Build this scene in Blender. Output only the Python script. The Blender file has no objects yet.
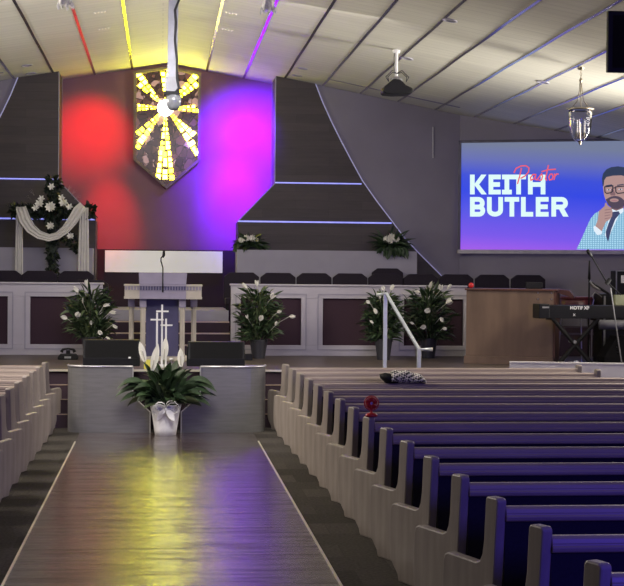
import bpy, bmesh, math, random
from mathutils import Vector, Matrix
C = bpy.context.scene.collection
PI = math.pi
R = math.radians
random.seed(7)

# ------------------------------------------------------------------ camera
H = 2.1; F = 1500.0
a, p, r = R(5.75), R(-0.75), R(0.5)
FW = Vector((math.sin(a)*math.cos(p), math.cos(a)*math.cos(p), math.sin(p)))
R0 = Vector((math.cos(a), -math.sin(a), 0)); U0 = R0.cross(FW)
RT = math.cos(r)*R0 + math.sin(r)*U0; UP = -math.sin(r)*R0 + math.cos(r)*U0
def ray(px, py): return FW + RT*((px-312)/F) + UP*((293-py)/F)
def atY(px, py, Y):
    d = ray(px, py); return Vector((0, 0, H)) + d*(Y/d.y)
def XZ(px, py, Y):
    v = atY(px, py, Y); return (v.x, v.z)
def WX(px, Y, py=300): return atY(px, py, Y).x
def WZ(px, py, Y): return atY(px, py, Y).z
cd = bpy.data.cameras.new('camera'); cam = bpy.data.objects.new('camera', cd); C.objects.link(cam)
cam.matrix_world = Matrix.Translation((0, 0, H)) @ Matrix((RT, UP, -FW)).transposed().to_4x4()
cd.sensor_width = 36; cd.lens = F/624*36; cd.clip_end = 200
bpy.context.scene.camera = cam
vs = bpy.context.scene.view_settings
vs.view_transform = 'Standard'; vs.look = 'None'; vs.gamma = 1; vs.exposure = 0.0; vs.use_curve_mapping = False

# ------------------------------------------------------------------ materials
MATS = {}
def lin(c):
    return tuple(((x/255)/12.92 if x/255 <= .04045 else (((x/255)+.055)/1.055)**2.4) for x in c)
def mat(name, col, rough=.6, metal=0.0, var=.12, scale=8.0, stretch=(1, 1, 1), bump=0.0, emit=None, es=0.0, trans=0.0, spec=.5, coat=0.0):
    m = bpy.data.materials.new(name); m.use_nodes = True
    nt = m.node_tree; b = nt.nodes['Principled BSDF']
    b.inputs['Roughness'].default_value = rough; b.inputs['Metallic'].default_value = metal
    b.inputs['Specular IOR Level'].default_value = spec
    b.inputs['Transmission Weight'].default_value = trans
    b.inputs['Coat Weight'].default_value = coat
    tc = nt.nodes.new('ShaderNodeTexCoord'); mp = nt.nodes.new('ShaderNodeMapping'); mp.inputs['Scale'].default_value = stretch
    nz = nt.nodes.new('ShaderNodeTexNoise'); nz.inputs['Scale'].default_value = scale; nz.inputs['Detail'].default_value = 4
    nt.links.new(tc.outputs['Object'], mp.inputs['Vector']); nt.links.new(mp.outputs['Vector'], nz.inputs['Vector'])
    cr = nt.nodes.new('ShaderNodeValToRGB')
    cr.color_ramp.elements[0].position = .3; cr.color_ramp.elements[1].position = .7
    cr.color_ramp.elements[0].color = tuple(x*(1-var) for x in col)+(1,)
    cr.color_ramp.elements[1].color = tuple(min(1, x*(1+var)) for x in col)+(1,)
    nt.links.new(nz.outputs['Fac'], cr.inputs['Fac']); nt.links.new(cr.outputs['Color'], b.inputs['Base Color'])
    if bump:
        bp = nt.nodes.new('ShaderNodeBump'); bp.inputs['Strength'].default_value = bump; bp.inputs['Distance'].default_value = .02
        nt.links.new(nz.outputs['Fac'], bp.inputs['Height']); nt.links.new(bp.outputs['Normal'], b.inputs['Normal'])
    if emit:
        b.inputs['Emission Color'].default_value = tuple(emit)+(1,); b.inputs['Emission Strength'].default_value = es
    MATS[name] = m
    return m
pew_wood = mat('pew_wood', (.30, .26, .23), .42, var=.16, scale=14, stretch=(1, 1, .15))
rail_wood = mat('pew_rail_wood', (.31, .25, .22), .4, var=.12, scale=10, stretch=(.1, 1, 1))
pew_fabric = mat('pew_fabric', (.012, .009, .022), .9, var=.2, scale=60)
chair_fabric = mat('chair_fabric', (.018, .012, .022), .9, var=.2, scale=50)
maroon = mat('maroon_fabric', (.042, .019, .032), .9, var=.15, scale=60, bump=.1)
maroon_wall = mat('maroon_wall', (.042, .022, .036), .8, var=.1, scale=3)
rail_paint = mat('rail_paint', (.50, .47, .52), .55, var=.04, scale=4)
ledge_paint = mat('ledge_paint', (.36, .345, .41), .65, var=.04, scale=4)
gray_wall = mat('gray_wall', (.265, .245, .30), .75, var=.05, scale=1.6)
color_wall = mat('accent_wall', (.29, .155, .19), .8, var=.04, scale=2)
led = mat('led_strip', (.6, .6, .9), .4, emit=(.22, .26, 1.0), es=.85)
led_dim = mat('led_edge', (.6, .6, .8), .4, emit=(.26, .26, .55), es=.30)
white_glow = mat('backlit_panel', (.8, .8, .78), .6, emit=(.9, .87, .76), es=.32)  # light falling on the white panel is put in as emission
metal = mat('brushed_metal', (.62, .62, .63), .28, 1.0, var=.05, scale=30)
alu = mat('anodised_rail', (.60, .64, .64), .3, .25, var=.04)
steel_seam = mat('seam_metal', (.62, .60, .58), .22, 1.0, var=.05, scale=5)
gold_edge = mat('nosing_metal', (.62, .47, .36), .4, .6, var=.1)
edge_bright = mat('pale_edge_metal', (.85, .80, .66), .35, .5, var=.05)
black = mat('black_plastic', (.008, .008, .009), .5, var=.2, scale=30, spec=.25)
dark_grille = mat('dark_grille', (.008, .008, .0085), .8, var=.3, scale=120, spec=.15)
gray_plastic = mat('gray_plastic', (.22, .22, .23), .5)
white_plastic = mat('white_plastic', (.75, .75, .74), .45, var=.04)
white_print = mat('white_print', (.7, .7, .7), .6, var=.02)
leafm = mat('leaf', (.028, .055, .022), .45, var=.45, scale=9)
leafdark = mat('dark_leaf', (.012, .022, .011), .6, var=.4, scale=12)
leaflight = mat('light_leaf', (.10, .14, .06), .5, var=.3, scale=9)
petal = mat('petal', (.80, .79, .70), .55, var=.08, scale=9)
stemgreen = mat('stem', (.09, .13, .05), .6)
cloth_m = mat('white_cloth', (.68, .66, .60), .8, var=.05, scale=12)
satin = mat('satin_wrap', (.92, .91, .93), .38, var=.1, scale=14, bump=.3)
pot_dark = mat('dark_pot', (.035, .035, .042), .4)
cream = mat('cream_paint', (.45, .41, .345), .5, var=.08, scale=6)
lilac = mat('lilac_paint', (.26, .235, .32), .5, var=.06, scale=6)  # lilac paint, also used as painted-in shade on pulpit centre and dentils
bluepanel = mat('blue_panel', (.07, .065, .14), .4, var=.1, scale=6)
organ_wood = mat('organ_wood', (.17, .115, .08), .38, var=.18, scale=6, stretch=(1, 1, .2))
organ_dark = mat('organ_trim', (.10, .045, .03), .4, var=.2, scale=8)
red_pl = mat('red_plastic', (.55, .02, .02), .3, var=.1)
glass = mat('clear_glass', (.97, .97, .99), .02, var=.01, trans=1.0); glass.node_tree.nodes['Principled BSDF'].inputs['IOR'].default_value = 1.12
dome_glass = mat('dome_glass', (.25, .26, .28), .12, var=.05, spec=.8)
burgundy = mat('burgundy_shell', (.10, .02, .03), .35, var=.1)
blue_pl = mat('blue_plastic', (.05, .06, .3), .4)
paper = mat('paper', (.75, .78, .85), .7)
cable = mat('cable_rubber', (.02, .02, .025), .6)
bronze = mat('lantern_bronze', (.32, .28, .22), .3, .9, var=.15)
crystal = mat('crystal', (.82, .83, .86), .2, .1, var=.3, scale=30)

def nodes(m): return m.node_tree, m.node_tree.nodes, m.node_tree.links
def brick_mat(name, c1, c2, mortar, bw, bh, msize, rough, noise_s=(1, 1, 1), nscale=20, bump=.2, offset=.5, spec=.5, rotz=0, bdist=.004, blend=.5):
    m = bpy.data.materials.new(name); m.use_nodes = True
    nt, N, L = nodes(m); b = N['Principled BSDF']
    tc = N.new('ShaderNodeTexCoord'); mp = N.new('ShaderNodeMapping'); mp.inputs['Rotation'].default_value = (0, 0, rotz)
    br = N.new('ShaderNodeTexBrick'); br.inputs['Scale'].default_value = 1; br.offset = offset
    br.inputs['Color1'].default_value = c1+(1,); br.inputs['Color2'].default_value = c2+(1,); br.inputs['Mortar'].default_value = mortar+(1,)
    br.inputs['Brick Width'].default_value = bw; br.inputs['Row Height'].default_value = bh; br.inputs['Mortar Size'].default_value = msize
    L.new(tc.outputs['Object'], mp.inputs['Vector']); L.new(mp.outputs['Vector'], br.inputs['Vector'])
    mp2 = N.new('ShaderNodeMapping'); mp2.inputs['Scale'].default_value = noise_s
    nz = N.new('ShaderNodeTexNoise'); nz.inputs['Scale'].default_value = nscale; nz.inputs['Detail'].default_value = 6
    L.new(mp.outputs['Vector'], mp2.inputs['Vector']); L.new(mp2.outputs['Vector'], nz.inputs['Vector'])
    cr = N.new('ShaderNodeValToRGB'); cr.color_ramp.elements[0].position = .3; cr.color_ramp.elements[1].position = .7
    cr.color_ramp.elements[0].color = (.55, .55, .55, 1); cr.color_ramp.elements[1].color = (1.3, 1.3, 1.3, 1)
    L.new(nz.outputs['Fac'], cr.inputs['Fac'])
    mx = N.new('ShaderNodeMix'); mx.data_type = 'RGBA'; mx.blend_type = 'MULTIPLY'; mx.inputs[0].default_value = blend
    L.new(br.outputs['Color'], mx.inputs[6]); L.new(cr.outputs['Color'], mx.inputs[7]); L.new(mx.outputs[2], b.inputs['Base Color'])
    b.inputs['Roughness'].default_value = rough; b.inputs['Specular IOR Level'].default_value = spec
    bp = N.new('ShaderNodeBump'); bp.inputs['Strength'].default_value = bump; bp.inputs['Distance'].default_value = bdist
    L.new(nz.outputs['Fac'], bp.inputs['Height']); L.new(bp.outputs['Normal'], b.inputs['Normal'])
    MATS[name] = m
    return m
laminate = brick_mat('aisle_laminate', (.098, .068, .052), (.078, .056, .046), (.03, .022, .02), 1.1, .13, .004, .2, noise_s=(.02, 1, 1), nscale=26, bdist=.011, bump=1.0, spec=.9, blend=.6)
def streaks(m):
    """cross-grain ribs of the laminate: they stretch reflections along the aisle and break them into fine streaks"""
    nt, N, L = nodes(m); b = N['Principled BSDF']; tc = N.new('ShaderNodeTexCoord')
    bump = [n for n in N if n.type == 'BUMP'][0]; old = bump.inputs['Height'].links[0].from_socket
    mp = N.new('ShaderNodeMapping'); mp.inputs['Scale'].default_value = (.11, 1, 1); L.new(tc.outputs['Object'], mp.inputs[0])
    nz = N.new('ShaderNodeTexNoise'); nz.inputs['Scale'].default_value = 9; nz.inputs['Detail'].default_value = 5; nz.inputs['Roughness'].default_value = .7; L.new(mp.outputs[0], nz.inputs['Vector'])
    ad = N.new('ShaderNodeMath'); ad.operation = 'MULTIPLY_ADD'; ad.inputs[1].default_value = .6; L.new(nz.outputs['Fac'], ad.inputs[0]); L.new(old, ad.inputs[2]); L.new(ad.outputs[0], bump.inputs['Height'])
    L.new(bump.outputs['Normal'], b.inputs['Coat Normal'])
    for sock, lo, hi in (('Coat Weight', 0.0, 1.0), ('Specular IOR Level', .15, 1.2), ('Roughness', .30, .12)):
        mr = N.new('ShaderNodeMapRange'); mr.inputs[1].default_value = .30; mr.inputs[2].default_value = .55; mr.inputs[3].default_value = lo; mr.inputs[4].default_value = hi
        L.new(nz.outputs['Fac'], mr.inputs[0]); L.new(mr.outputs[0], b.inputs[sock])
    b.inputs['Coat Roughness'].default_value = .15
streaks(laminate)
stage_floor_m = brick_mat('stage_laminate', (.11, .085, .075), (.09, .07, .062), (.05, .04, .035), 1.1, .13, .003, .4, noise_s=(.2, 3, 1), nscale=7, bump=.1)
carpet = brick_mat('carpet_tile', (.098, .089, .078), (.060, .054, .048), (.055, .05, .045), .55, .5, .002, .95, noise_s=(1, 1, 1), nscale=40, bump=.3, offset=.5, spec=.1, blend=.8)
ceil_m = brick_mat('ceiling_plank', (.66, .64, .54), (.625, .605, .51), (.50, .48, .41), 60, .21, .006, .6, noise_s=(.3, 4, 1), nscale=3, bump=.05, blend=.15)
desk_m = mat('desk_laminate', (.24, .235, .235), .34, .3, var=.09, scale=16, stretch=(.3, .3, 3))
# clad wood: object coords X along wall, Z up
def cladding():
    m = bpy.data.materials.new('wood_cladding'); m.use_nodes = True
    nt, N, L = nodes(m); b = N['Principled BSDF']
    tc = N.new('ShaderNodeTexCoord'); sp = N.new('ShaderNodeSeparateXYZ'); cb = N.new('ShaderNodeCombineXYZ')
    L.new(tc.outputs['Object'], sp.inputs[0]); L.new(sp.outputs['X'], cb.inputs['X']); L.new(sp.outputs['Z'], cb.inputs['Y'])
    br = N.new('ShaderNodeTexBrick'); br.inputs['Scale'].default_value = 1; br.inputs['Brick Width'].default_value = 1.2; br.inputs['Row Height'].default_value = .155
    br.inputs['Mortar Size'].default_value = .002
    br.inputs['Color1'].default_value = (.075, .062, .058, 1); br.inputs['Color2'].default_value = (.060, .050, .048, 1); br.inputs['Mortar'].default_value = (.04, .034, .032, 1)
    L.new(cb.outputs[0], br.inputs['Vector'])
    mp = N.new('ShaderNodeMapping'); mp.inputs['Scale'].default_value = (.25, 3, 1); L.new(cb.outputs[0], mp.inputs[0])
    nz = N.new('ShaderNodeTexNoise'); nz.inputs['Scale'].default_value = 9; nz.inputs['Detail'].default_value = 5; L.new(mp.outputs[0], nz.inputs['Vector'])
    cr = N.new('ShaderNodeValToRGB'); cr.color_ramp.elements[0].color = (.7, .7, .7, 1); cr.color_ramp.elements[1].color = (1.3, 1.3, 1.3, 1); L.new(nz.outputs['Fac'], cr.inputs['Fac'])
    mx = N.new('ShaderNodeMix'); mx.data_type = 'RGBA'; mx.blend_type = 'MULTIPLY'; mx.inputs[0].default_value = .8
    L.new(br.outputs['Color'], mx.inputs[6]); L.new(cr.outputs['Color'], mx.inputs[7]); L.new(mx.outputs[2], b.inputs['Base Color'])
    b.inputs['Roughness'].default_value = .55
    return m
wood_clad = cladding()

# ------------------------------------------------------------------ mesh helpers
def obj(name, bm, m=None, parent=None, smooth=False, bevel=0, loc=None, seg=2):
    me = bpy.data.meshes.new(name); bmesh.ops.recalc_face_normals(bm, faces=bm.faces[:])
    bm.to_mesh(me); bm.free()
    o = bpy.data.objects.new(name, me); C.objects.link(o)
    for mm in (m if isinstance(m, (list, tuple)) else [m]):
        if mm: me.materials.append(mm)
    if smooth:
        for f in me.polygons: f.use_smooth = True
    if parent: o.parent = parent
    if loc is not None: o.location = loc
    if bevel:
        md = o.modifiers.new('bevel', 'BEVEL'); md.width = bevel; md.segments = seg; md.limit_method = 'ANGLE'; md.angle_limit = R(35)
    return o
def thing(name, label, cat, loc=(0, 0, 0), rotz=0, group=None):
    o = bpy.data.objects.new(name, None); C.objects.link(o); o.empty_display_size = .1
    o.location = loc; o.rotation_euler = (0, 0, rotz); tag(o, label, cat, group); return o
def tag(o, label, cat, group=None):
    o['label'] = label; o['category'] = cat
    if group: o['group'] = group
    return o
def struct(name, bm, m, label=None, **k):
    o = obj(name, bm, m, **k); o['kind'] = 'structure'
    if label: o['label'] = label
    return o
def box(bm, x0, x1, y0, y1, z0, z1, mi=0):
    v = [bm.verts.new(c) for c in ((x0,y0,z0),(x1,y0,z0),(x1,y1,z0),(x0,y1,z0),(x0,y0,z1),(x1,y0,z1),(x1,y1,z1),(x0,y1,z1))]
    for q in ((0,3,2,1),(4,5,6,7),(0,1,5,4),(1,2,6,5),(2,3,7,6),(3,0,4,7)):
        bm.faces.new([v[i] for i in q]).material_index = mi
    return v
def B(x0, x1, y0, y1, z0, z1):
    bm = bmesh.new(); box(bm, x0, x1, y0, y1, z0, z1); return bm
def prism(bm, pts, axis, a0, a1, mi=0):
    """pts: 2D polygon; axis 'y' -> (x,z) extruded along y; 'x' -> (y,z) along x; 'z' -> (x,y) along z"""
    def mk(p, t): return {'y': (p[0], t, p[1]), 'x': (t, p[0], p[1]), 'z': (p[0], p[1], t)}[axis]
    A = [bm.verts.new(mk(q, a0)) for q in pts]; D = [bm.verts.new(mk(q, a1)) for q in pts]
    n = len(pts); bm.faces.new(A).material_index = mi; bm.faces.new(D[::-1]).material_index = mi
    for i in range(n): bm.faces.new((A[i], A[(i+1) % n], D[(i+1) % n], D[i])).material_index = mi
def tube(bm, pts, rad, seg=8, cap=True, mi=0):
    pts = [Vector(q) for q in pts]; rings = []
    rad = rad if isinstance(rad, (list, tuple)) else [rad]*len(pts)
    prev = None
    for i, q in enumerate(pts):
        d = (pts[min(i+1, len(pts)-1)]-pts[max(i-1, 0)]).normalized()
        if prev is None: u = d.orthogonal().normalized()
        else:
            u = (prev - d*prev.dot(d)); u = u.normalized() if u.length > 1e-5 else d.orthogonal().normalized()
        prev = u; w = d.cross(u)
        rings.append([bm.verts.new(q+(u*math.cos(2*PI*k/seg)+w*math.sin(2*PI*k/seg))*rad[i]) for k in range(seg)])
    for i in range(len(rings)-1):
        for k in range(seg): bm.faces.new((rings[i][k], rings[i][(k+1) % seg], rings[i+1][(k+1) % seg], rings[i+1][k])).material_index = mi
    if cap: bm.faces.new(rings[0][::-1]).material_index = mi; bm.faces.new(rings[-1]).material_index = mi
def T(pts, rad, seg=8):
    bm = bmesh.new(); tube(bm, pts, rad, seg); return bm
def lathe(bm, prof, cx=0, cy=0, z0=0, seg=24, flute=0, sx=1, sy=1):
    rings = []
    for (rr, z) in prof:
        ring = []
        for k in range(seg):
            q = rr*(1-flute*(k % 2)); t = 2*PI*k/seg
            ring.append(bm.verts.new((cx+q*math.cos(t)*sx, cy+q*math.sin(t)*sy, z0+z)))
        rings.append(ring)
    for i in range(len(rings)-1):
        for k in range(seg): bm.faces.new((rings[i][k], rings[i][(k+1) % seg], rings[i+1][(k+1) % seg], rings[i+1][k]))
    if prof[0][0] > 1e-4: bm.faces.new(rings[0][::-1])
    if prof[-1][0] > 1e-4: bm.faces.new(rings[-1])
def Lt(prof, seg=24, **k):
    bm = bmesh.new(); lathe(bm, prof, seg=seg, **k); return bm
def kids(o): return [c for c in o.children]
def dup(root, loc=None, rotz=None, label=None, scale=None):
    r_ = root.copy(); C.objects.link(r_)
    if loc is not None: r_.location = loc
    if rotz is not None: r_.rotation_euler = (0, 0, rotz)
    if label: r_['label'] = label
    if scale: r_.scale = scale
    def rec(src, dst):
        for ch in src.children:
            c = ch.copy(); C.objects.link(c); c.parent = dst; rec(ch, c)
    rec(root, r_)
    return r_

# ------------------------------------------------------------------ ceiling profile
AX = .10
def zc(x):
    d = abs(x-AX)
    return 5.965 - .172*min(d, 2.9) - .193*max(0, d-2.9)
def zoff(y): return .004*math.sin((y-20.5)*2.0)
YW, YF = 28.0, 26.9          # accent wall / clad wall planes
# ------------------------------------------------------------------ floor, aisle
struct('floor', B(-10, 10, 1.0, 28.2, -.1, 0), carpet)
XL, XR = -1.035, 1.218
o = struct('trim_1', B(XL, XR, 2.0, 19.60, .0005, .008), laminate)
o['label'] = 'glossy wood laminate runner down the centre aisle'
for i, x in enumerate((XL, XR)):
    o = struct('trim_%d' % (i+2), B(x-.009, x+.009, 2.0, 18.6, .0, .012), edge_bright)
# ------------------------------------------------------------------ stage and steps
SZ = .74
bm = B(-8, 8, 20.8, 24.4, 0, SZ); struct('floor_stage', bm, [maroon_wall])
struct('floor_stage_surface', B(-8, 8, 20.78, 24.45, SZ, SZ+.012), stage_floor_m)
struct('trim_4', B(-8, 8, 20.755, 20.785, SZ-.012, SZ+.016), edge_bright)
steps = bmesh.new(); nos = bmesh.new()
for k, (y, z) in enumerate(((20.3, .185), (20.47, .37), (20.64, .555))):
    struct('floor_step_%d' % (k+1), B(-4.5, 4.5, y, 20.8, z-.185, z), maroon_wall)
    struct('trim_%d' % (k+5), B(-4.5, 4.5, y-.006, y+.01, z-.008, z+.004), gold_edge)
# centre stairs to the loft, between the choir rails
xl, xr = WX(103, 24.4), WX(230, 24.4)
for k in range(4):
    y = 24.42+.3*k; z = SZ+.18*(k+1)
    y1 = 27.7 if k == 3 else y+.32
    struct('floor_choir_stair_%d' % (k+1), B(xl-.02, xr+.02, y, y1, z-.18 if k else SZ-.0, z), maroon_wall if k < 3 else ledge_paint)
    if k < 3: struct('trim_%d' % (k+8), B(xl-.02, xr+.02, y-.008, y+.02, z-.016, z+.006), gold_edge)
LZ1, LZ2 = 1.11, 1.2
for n, (x0, x1) in enumerate(((-8, xl-.02), (xr+.02, 8))):
    struct('floor_loft_%d' % (n+1), B(x0, x1, 24.62, 25.38, SZ, LZ1), maroon_wall)
    struct('floor_loft_rear_%d' % (n+1), B(x0, x1, 25.38, 26.88, SZ, LZ2), maroon_wall)

# ------------------------------------------------------------------ walls
# accent wall with gable top
def ceil_pts(x0, x1, n=10): return [(x0+(x1-x0)*i/n, zc(x0+(x1-x0)*i/n)+.0) for i in range(n+1)]
zb = WZ(165, 250, YW)
bm = bmesh.new(); pts = [(-3.2, zb), (3.4, zb)] + ceil_pts(3.4, -3.2, 16); prism(bm, pts, 'y', YW, YW+.15); struct('wall_back', bm, color_wall)
struct('wall_back_lower', B(-3.2, 3.4, 27.75, 28.1, 0, zb), maroon_wall)
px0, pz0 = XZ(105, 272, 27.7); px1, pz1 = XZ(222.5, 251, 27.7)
t = struct('trim_11', B(px0, px1, 27.66, 27.74, pz0, pz1-.01), white_glow, 'white backlit panel under the coloured accent wall')
# clad walls (outline in pixels of the right one)
outR = [(276, 184), (238, 222), (238, 252)]
LW = [XZ(x, y, YF) for x, y in outR]
curve_px = [(315, 84), (322, 102), (331, 122), (341, 142), (351, 161), (362, 181), (376, 201), (392, 222), (404, 238), (418, 253), (430, 265), (441, 276)]
CV = [XZ(x, y, YF) for x, y in curve_px]
xt = XZ(276, 76, YF)[0]
CV[0] = (CV[0][0], zc(CV[0][0]))
cladR = [(xt, zc(xt)), (xt, LW[0][1]), LW[1], (LW[1][0], 1.2), (CV[-1][0]+.3, 1.2), CV[-1]] + CV[-2::-1]
def mir(pts): return [(2*AX-x, z) for x, z in pts]
for nm, pl in (('wall_clad_right', cladR), ('wall_clad_left', mir(cladR))):
    bm = bmesh.new(); prism(bm, pl, 'y', YF, YW-.001 if False else 27.73); struct(nm, bm, wood_clad)
    # deep return up to the accent wall
for nm, s in (('wall_return_right', 1), ('wall_return_left', -1)):
    X = (lambda x: x if s > 0 else 2*AX-x)
    bm = bmesh.new(); prism(bm, [(X(xt+.0), LW[0][1]), (X(xt+.0), zc(xt)), (X(xt+.3), zc(xt+.3)), (X(xt+.3), LW[0][1])], 'y', 27.731, YW)
    struct(nm, bm, gray_wall)
# gray walls either side (flat part + splayed part)
kx = 4.9
GW = CV + [(CV[-1][0]+.3, 1.2), (kx, 1.2), (kx, zc(kx))]
GW = [(CV[0][0], zc(CV[0][0]))] + CV[1:] + [(CV[-1][0]+.3, 1.2), (kx+.5, 1.2), (kx+.5, zc(kx+.5))]
kx += .5
SX, SY = 8.9, 25.6
def splay(s):
    bm = bmesh.new(); X = (lambda x: x if s > 0 else 2*AX-x)
    f = [(kx, YF), (SX, SY)]; b = [(kx, YF+.2), (SX, SY+.2)]
    vs_ = []
    for (x, y) in (f[0], f[1], b[1], b[0]):
        vs_.append((bm.verts.new((X(x), y, 0)), bm.verts.new((X(x), y, zc(x)))))
    for i in range(4):
        j = (i+1) % 4; bm.faces.new((vs_[i][0], vs_[j][0], vs_[j][1], vs_[i][1]))
    bm.faces.new([q[1] for q in vs_]); bm.faces.new([q[0] for q in vs_][::-1]); return bm
for nm, s in (('right', 1), ('left', -1)):
    bm = bmesh.new(); prism(bm, GW if s > 0 else mir(GW), 'y', YF+.03, YF+.2); struct('wall_'+nm, bm, gray_wall)
    struct('wall_'+nm+'_splay', splay(s), gray_wall)
    # edge light along the curve and the LED lines
    X = (lambda x: x if s > 0 else 2*AX-x)
    bm = bmesh.new()
    for i in range(len(CV)-1):
        (x0, z0), (x1, z1) = CV[i], CV[i+1]; w = .016
        prism(bm, [(X(x0), z0), (X(x1), z1), (X(x1+w), z1+w*.6), (X(x0+w), z0+w*.6)], 'y', YF-.015, YF+.03)
    n = 12 if s > 0 else 15
    struct('trim_%d' % n, bm, led_dim, 'light edge strip following the curved side of the wood cladding')
    z1 = WZ(300, 183, YF); z2 = WZ(300, 222, YF)
    xa = XZ(362, 183, YF)[0]; xb = XZ(392, 222, YF)[0]
    bm = bmesh.new(); box(bm, *sorted((X(xt), X(xa-.01))), YF-.018, YF+.01, z1-.011, z1+.011); struct('trim_%d' % (n+1), bm, led)
    bm = bmesh.new(); box(bm, *sorted((X(LW[1][0]), X(xb-.01))), YF-.018, YF+.01, z2-.013, z2+.013); struct('trim_%d' % (n+2), bm, led)
    # pale corner trim on the inner edge
    bm = bmesh.new(); box(bm, *sorted((X(xt-.012), X(xt+.004))), YF-.008, YF+.02, LW[0][1], zc(xt)-.01); struct('trim_%d' % (18+(s > 0)), bm, ledge_paint)
    bm = bmesh.new(); prism(bm, [(X(xt), LW[0][1]), (X(LW[1][0]), LW[1][1]), (X(LW[1][0]-.012), LW[1][1]+.012), (X(xt-.012), LW[0][1]+.012)], 'y', YF-.01, YF+.02); struct('trim_%d' % (20+(s > 0)), bm, ledge_paint)
# ledge walls behind the choir
LY = 26.35
rx0, _ = XZ(237, 262, LY); rx1, rz1 = XZ(417, 251.5, LY)
struct('wall_ledge_right', B(rx0, rx1, LY, YF, LZ2, rz1), ledge_paint)
lx1 = XZ(92.5, 262, LY)[0]; lz1 = WZ(50, 249, LY)
struct('wall_ledge_left', B(-5.5, lx1, LY, YF, LZ2, rz1), ledge_paint)
# wire / wall cord at the corner
o = obj('wall_cord', T([(atY(433, 127, 26.915).x, 26.915, WZ(433, 127, 26.915)), (atY(433, 158, 26.915).x, 26.915, WZ(433, 158, 26.915))], .008, 6), white_plastic)
tag(o, 'short thin white cord on the grey wall left of the screen', 'wire')

# ceiling
bm = bmesh.new(); NX, NY = 56, 80; x0c, x1c, y0c, y1c = -9, 9.0, 2.0, 28.15; g = []
xs = sorted(set([x0c+(x1c-x0c)*i/NX for i in range(NX+1)]+[AX]))
for i in range(len(xs)):
    g.append([bm.verts.new((xs[i], y0c+(y1c-y0c)*j/NY, zc(xs[i])+zoff(y0c+(y1c-y0c)*j/NY))) for j in range(NY+1)])
for i in range(len(xs)-1):
    for j in range(NY): bm.faces.new((g[i][j], g[i+1][j], g[i+1][j+1], g[i][j+1]))
top = bmesh.ops.extrude_face_region(bm, geom=bm.faces[:])
for v in top['geom']:
    if isinstance(v, bmesh.types.BMVert): v.co.z += .12
struct('ceiling', bm, ceil_m)
for k in range(-12, 13):
    x = AX+.03+.685*k
    bm = bmesh.new(); w = .02
    yend = YW if abs(x-AX) < 1.98 else (YF if abs(x) < 5.3 else YF-(abs(x)-5.3)*.37)
    n = 70; prev = None
    for j in range(n+1):
        y = 2.0+(yend-2.0)*j/n
        cur = [bm.verts.new((x+dx, y, zc(x+dx)+zoff(y)+dz)) for dx, dz in ((-w, .005), (-w, -.010), (w, -.010), (w, .005))]
        if prev:
            for q in range(4): bm.faces.new((prev[q], prev[(q+1) % 4], cur[(q+1) % 4], cur[q]))
        prev = cur
    struct('trim_%d' % (k+40), bm, steel_seam)
# one cross seam near the clad wall, both sides
for n, (x0, x1) in enumerate(((2.9, 5.2), (-5.0, -2.7))):
    bm = bmesh.new(); prev = None
    for j in range(12):
        x = x0+(x1-x0)*j/11
        cur = [bm.verts.new((x, y, zc(x)+zoff(26.0)+dz)) for y, dz in ((25.95, .02), (25.95, -.006), (26.05, -.006), (26.05, .02))]
        if prev:
            for q in range(4): bm.faces.new((prev[q], prev[(q+1) % 4], cur[(q+1) % 4], cur[q]))
        prev = cur
    struct('trim_%d' % (60+n), bm, gray_wall)
def ceil_hit(px, py):
    d = ray(px, py); lo, hi = 5.0, 40.0
    for _ in range(50):
        m = (lo+hi)/2; v = Vector((0, 0, H))+d*(m/d.y)
        if v.z > zc(v.x): hi = m
        else: lo = m
    v = Vector((0, 0, H))+d*(lo/d.y); v.z = zc(v.x)+zoff(v.y); return v

# ------------------------------------------------------------------ recessed lights and vents
can = None
cl = [(27, 65, 'left downlight of the row nearest the left clad wall, upper one'), (31, 73, 0), (302, 68, 0), (297, 75, 0), (450, 20, 0), (543, 82, 0), (407, 58, 0)]
LBL = ['unlit recessed ceiling light above the left wood cladding, the one further from the wall',
       'unlit recessed ceiling light above the left wood cladding, the one nearer the wall',
       'unlit recessed ceiling light above the right wood cladding, the one further from the wall',
       'unlit recessed ceiling light above the right wood cladding, the one nearer the wall',
       'unlit recessed ceiling light near the top of the photo, between projector and lantern',
       'unlit recessed ceiling light left of the glass lantern',
       'unlit recessed ceiling light just above and right of the projector']
for i, (px, py, _) in enumerate(cl):
    v = ceil_hit(px, py)
    if can is None:
        can = thing('ceiling_light', LBL[0], 'ceiling light', v, 0, 'recessed ceiling lights'); 
        obj('trim_ring', Lt([(.085, .01), (.10, -.012), (.075, -.014), (.07, .0), (.085, .01)], 24), ledge_paint, can, smooth=True)
        obj('baffle', Lt([(.0, -.002), (.072, -.004), (.072, .01)], 24), gray_plastic, can)
        c_ = can
    else: c_ = dup(can, v, label=LBL[i])
    s = 1 if px-160 > 0 else -1
    c_.rotation_euler = (0, math.atan(.18)*s, 0)
vent = None
VL = ['small perforated ceiling vent left of the peak, higher in the photo', 'small perforated ceiling vent left of the peak, lower in the photo',
      'small perforated ceiling vent right of the peak, higher in the photo', 'small perforated ceiling vent right of the peak, lower in the photo']
for i, (px, py) in enumerate(((100, 12), (104, 28), (231, 13), (227, 29))):
    v = ceil_hit(px, py)
    if vent is None:
        vent = thing('ceiling_vent', VL[0], 'vent', v, 0, 'perforated ceiling vents')
        obj('plate', B(-.10, .10, -.02, .02, -.004, .004), ceil_m, vent)
        for k in range(4): obj('nozzle', Lt([(.0, -.02), (.011, -.018), (.012, -.003)], 10, cx=-.07+.047*k), edge_bright, vent)
        c_ = vent
    else: c_ = dup(vent, v, label=VL[i])
    c_.rotation_euler = (0, math.atan(.172)*(1 if px > 160 else -1), 0)

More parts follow.
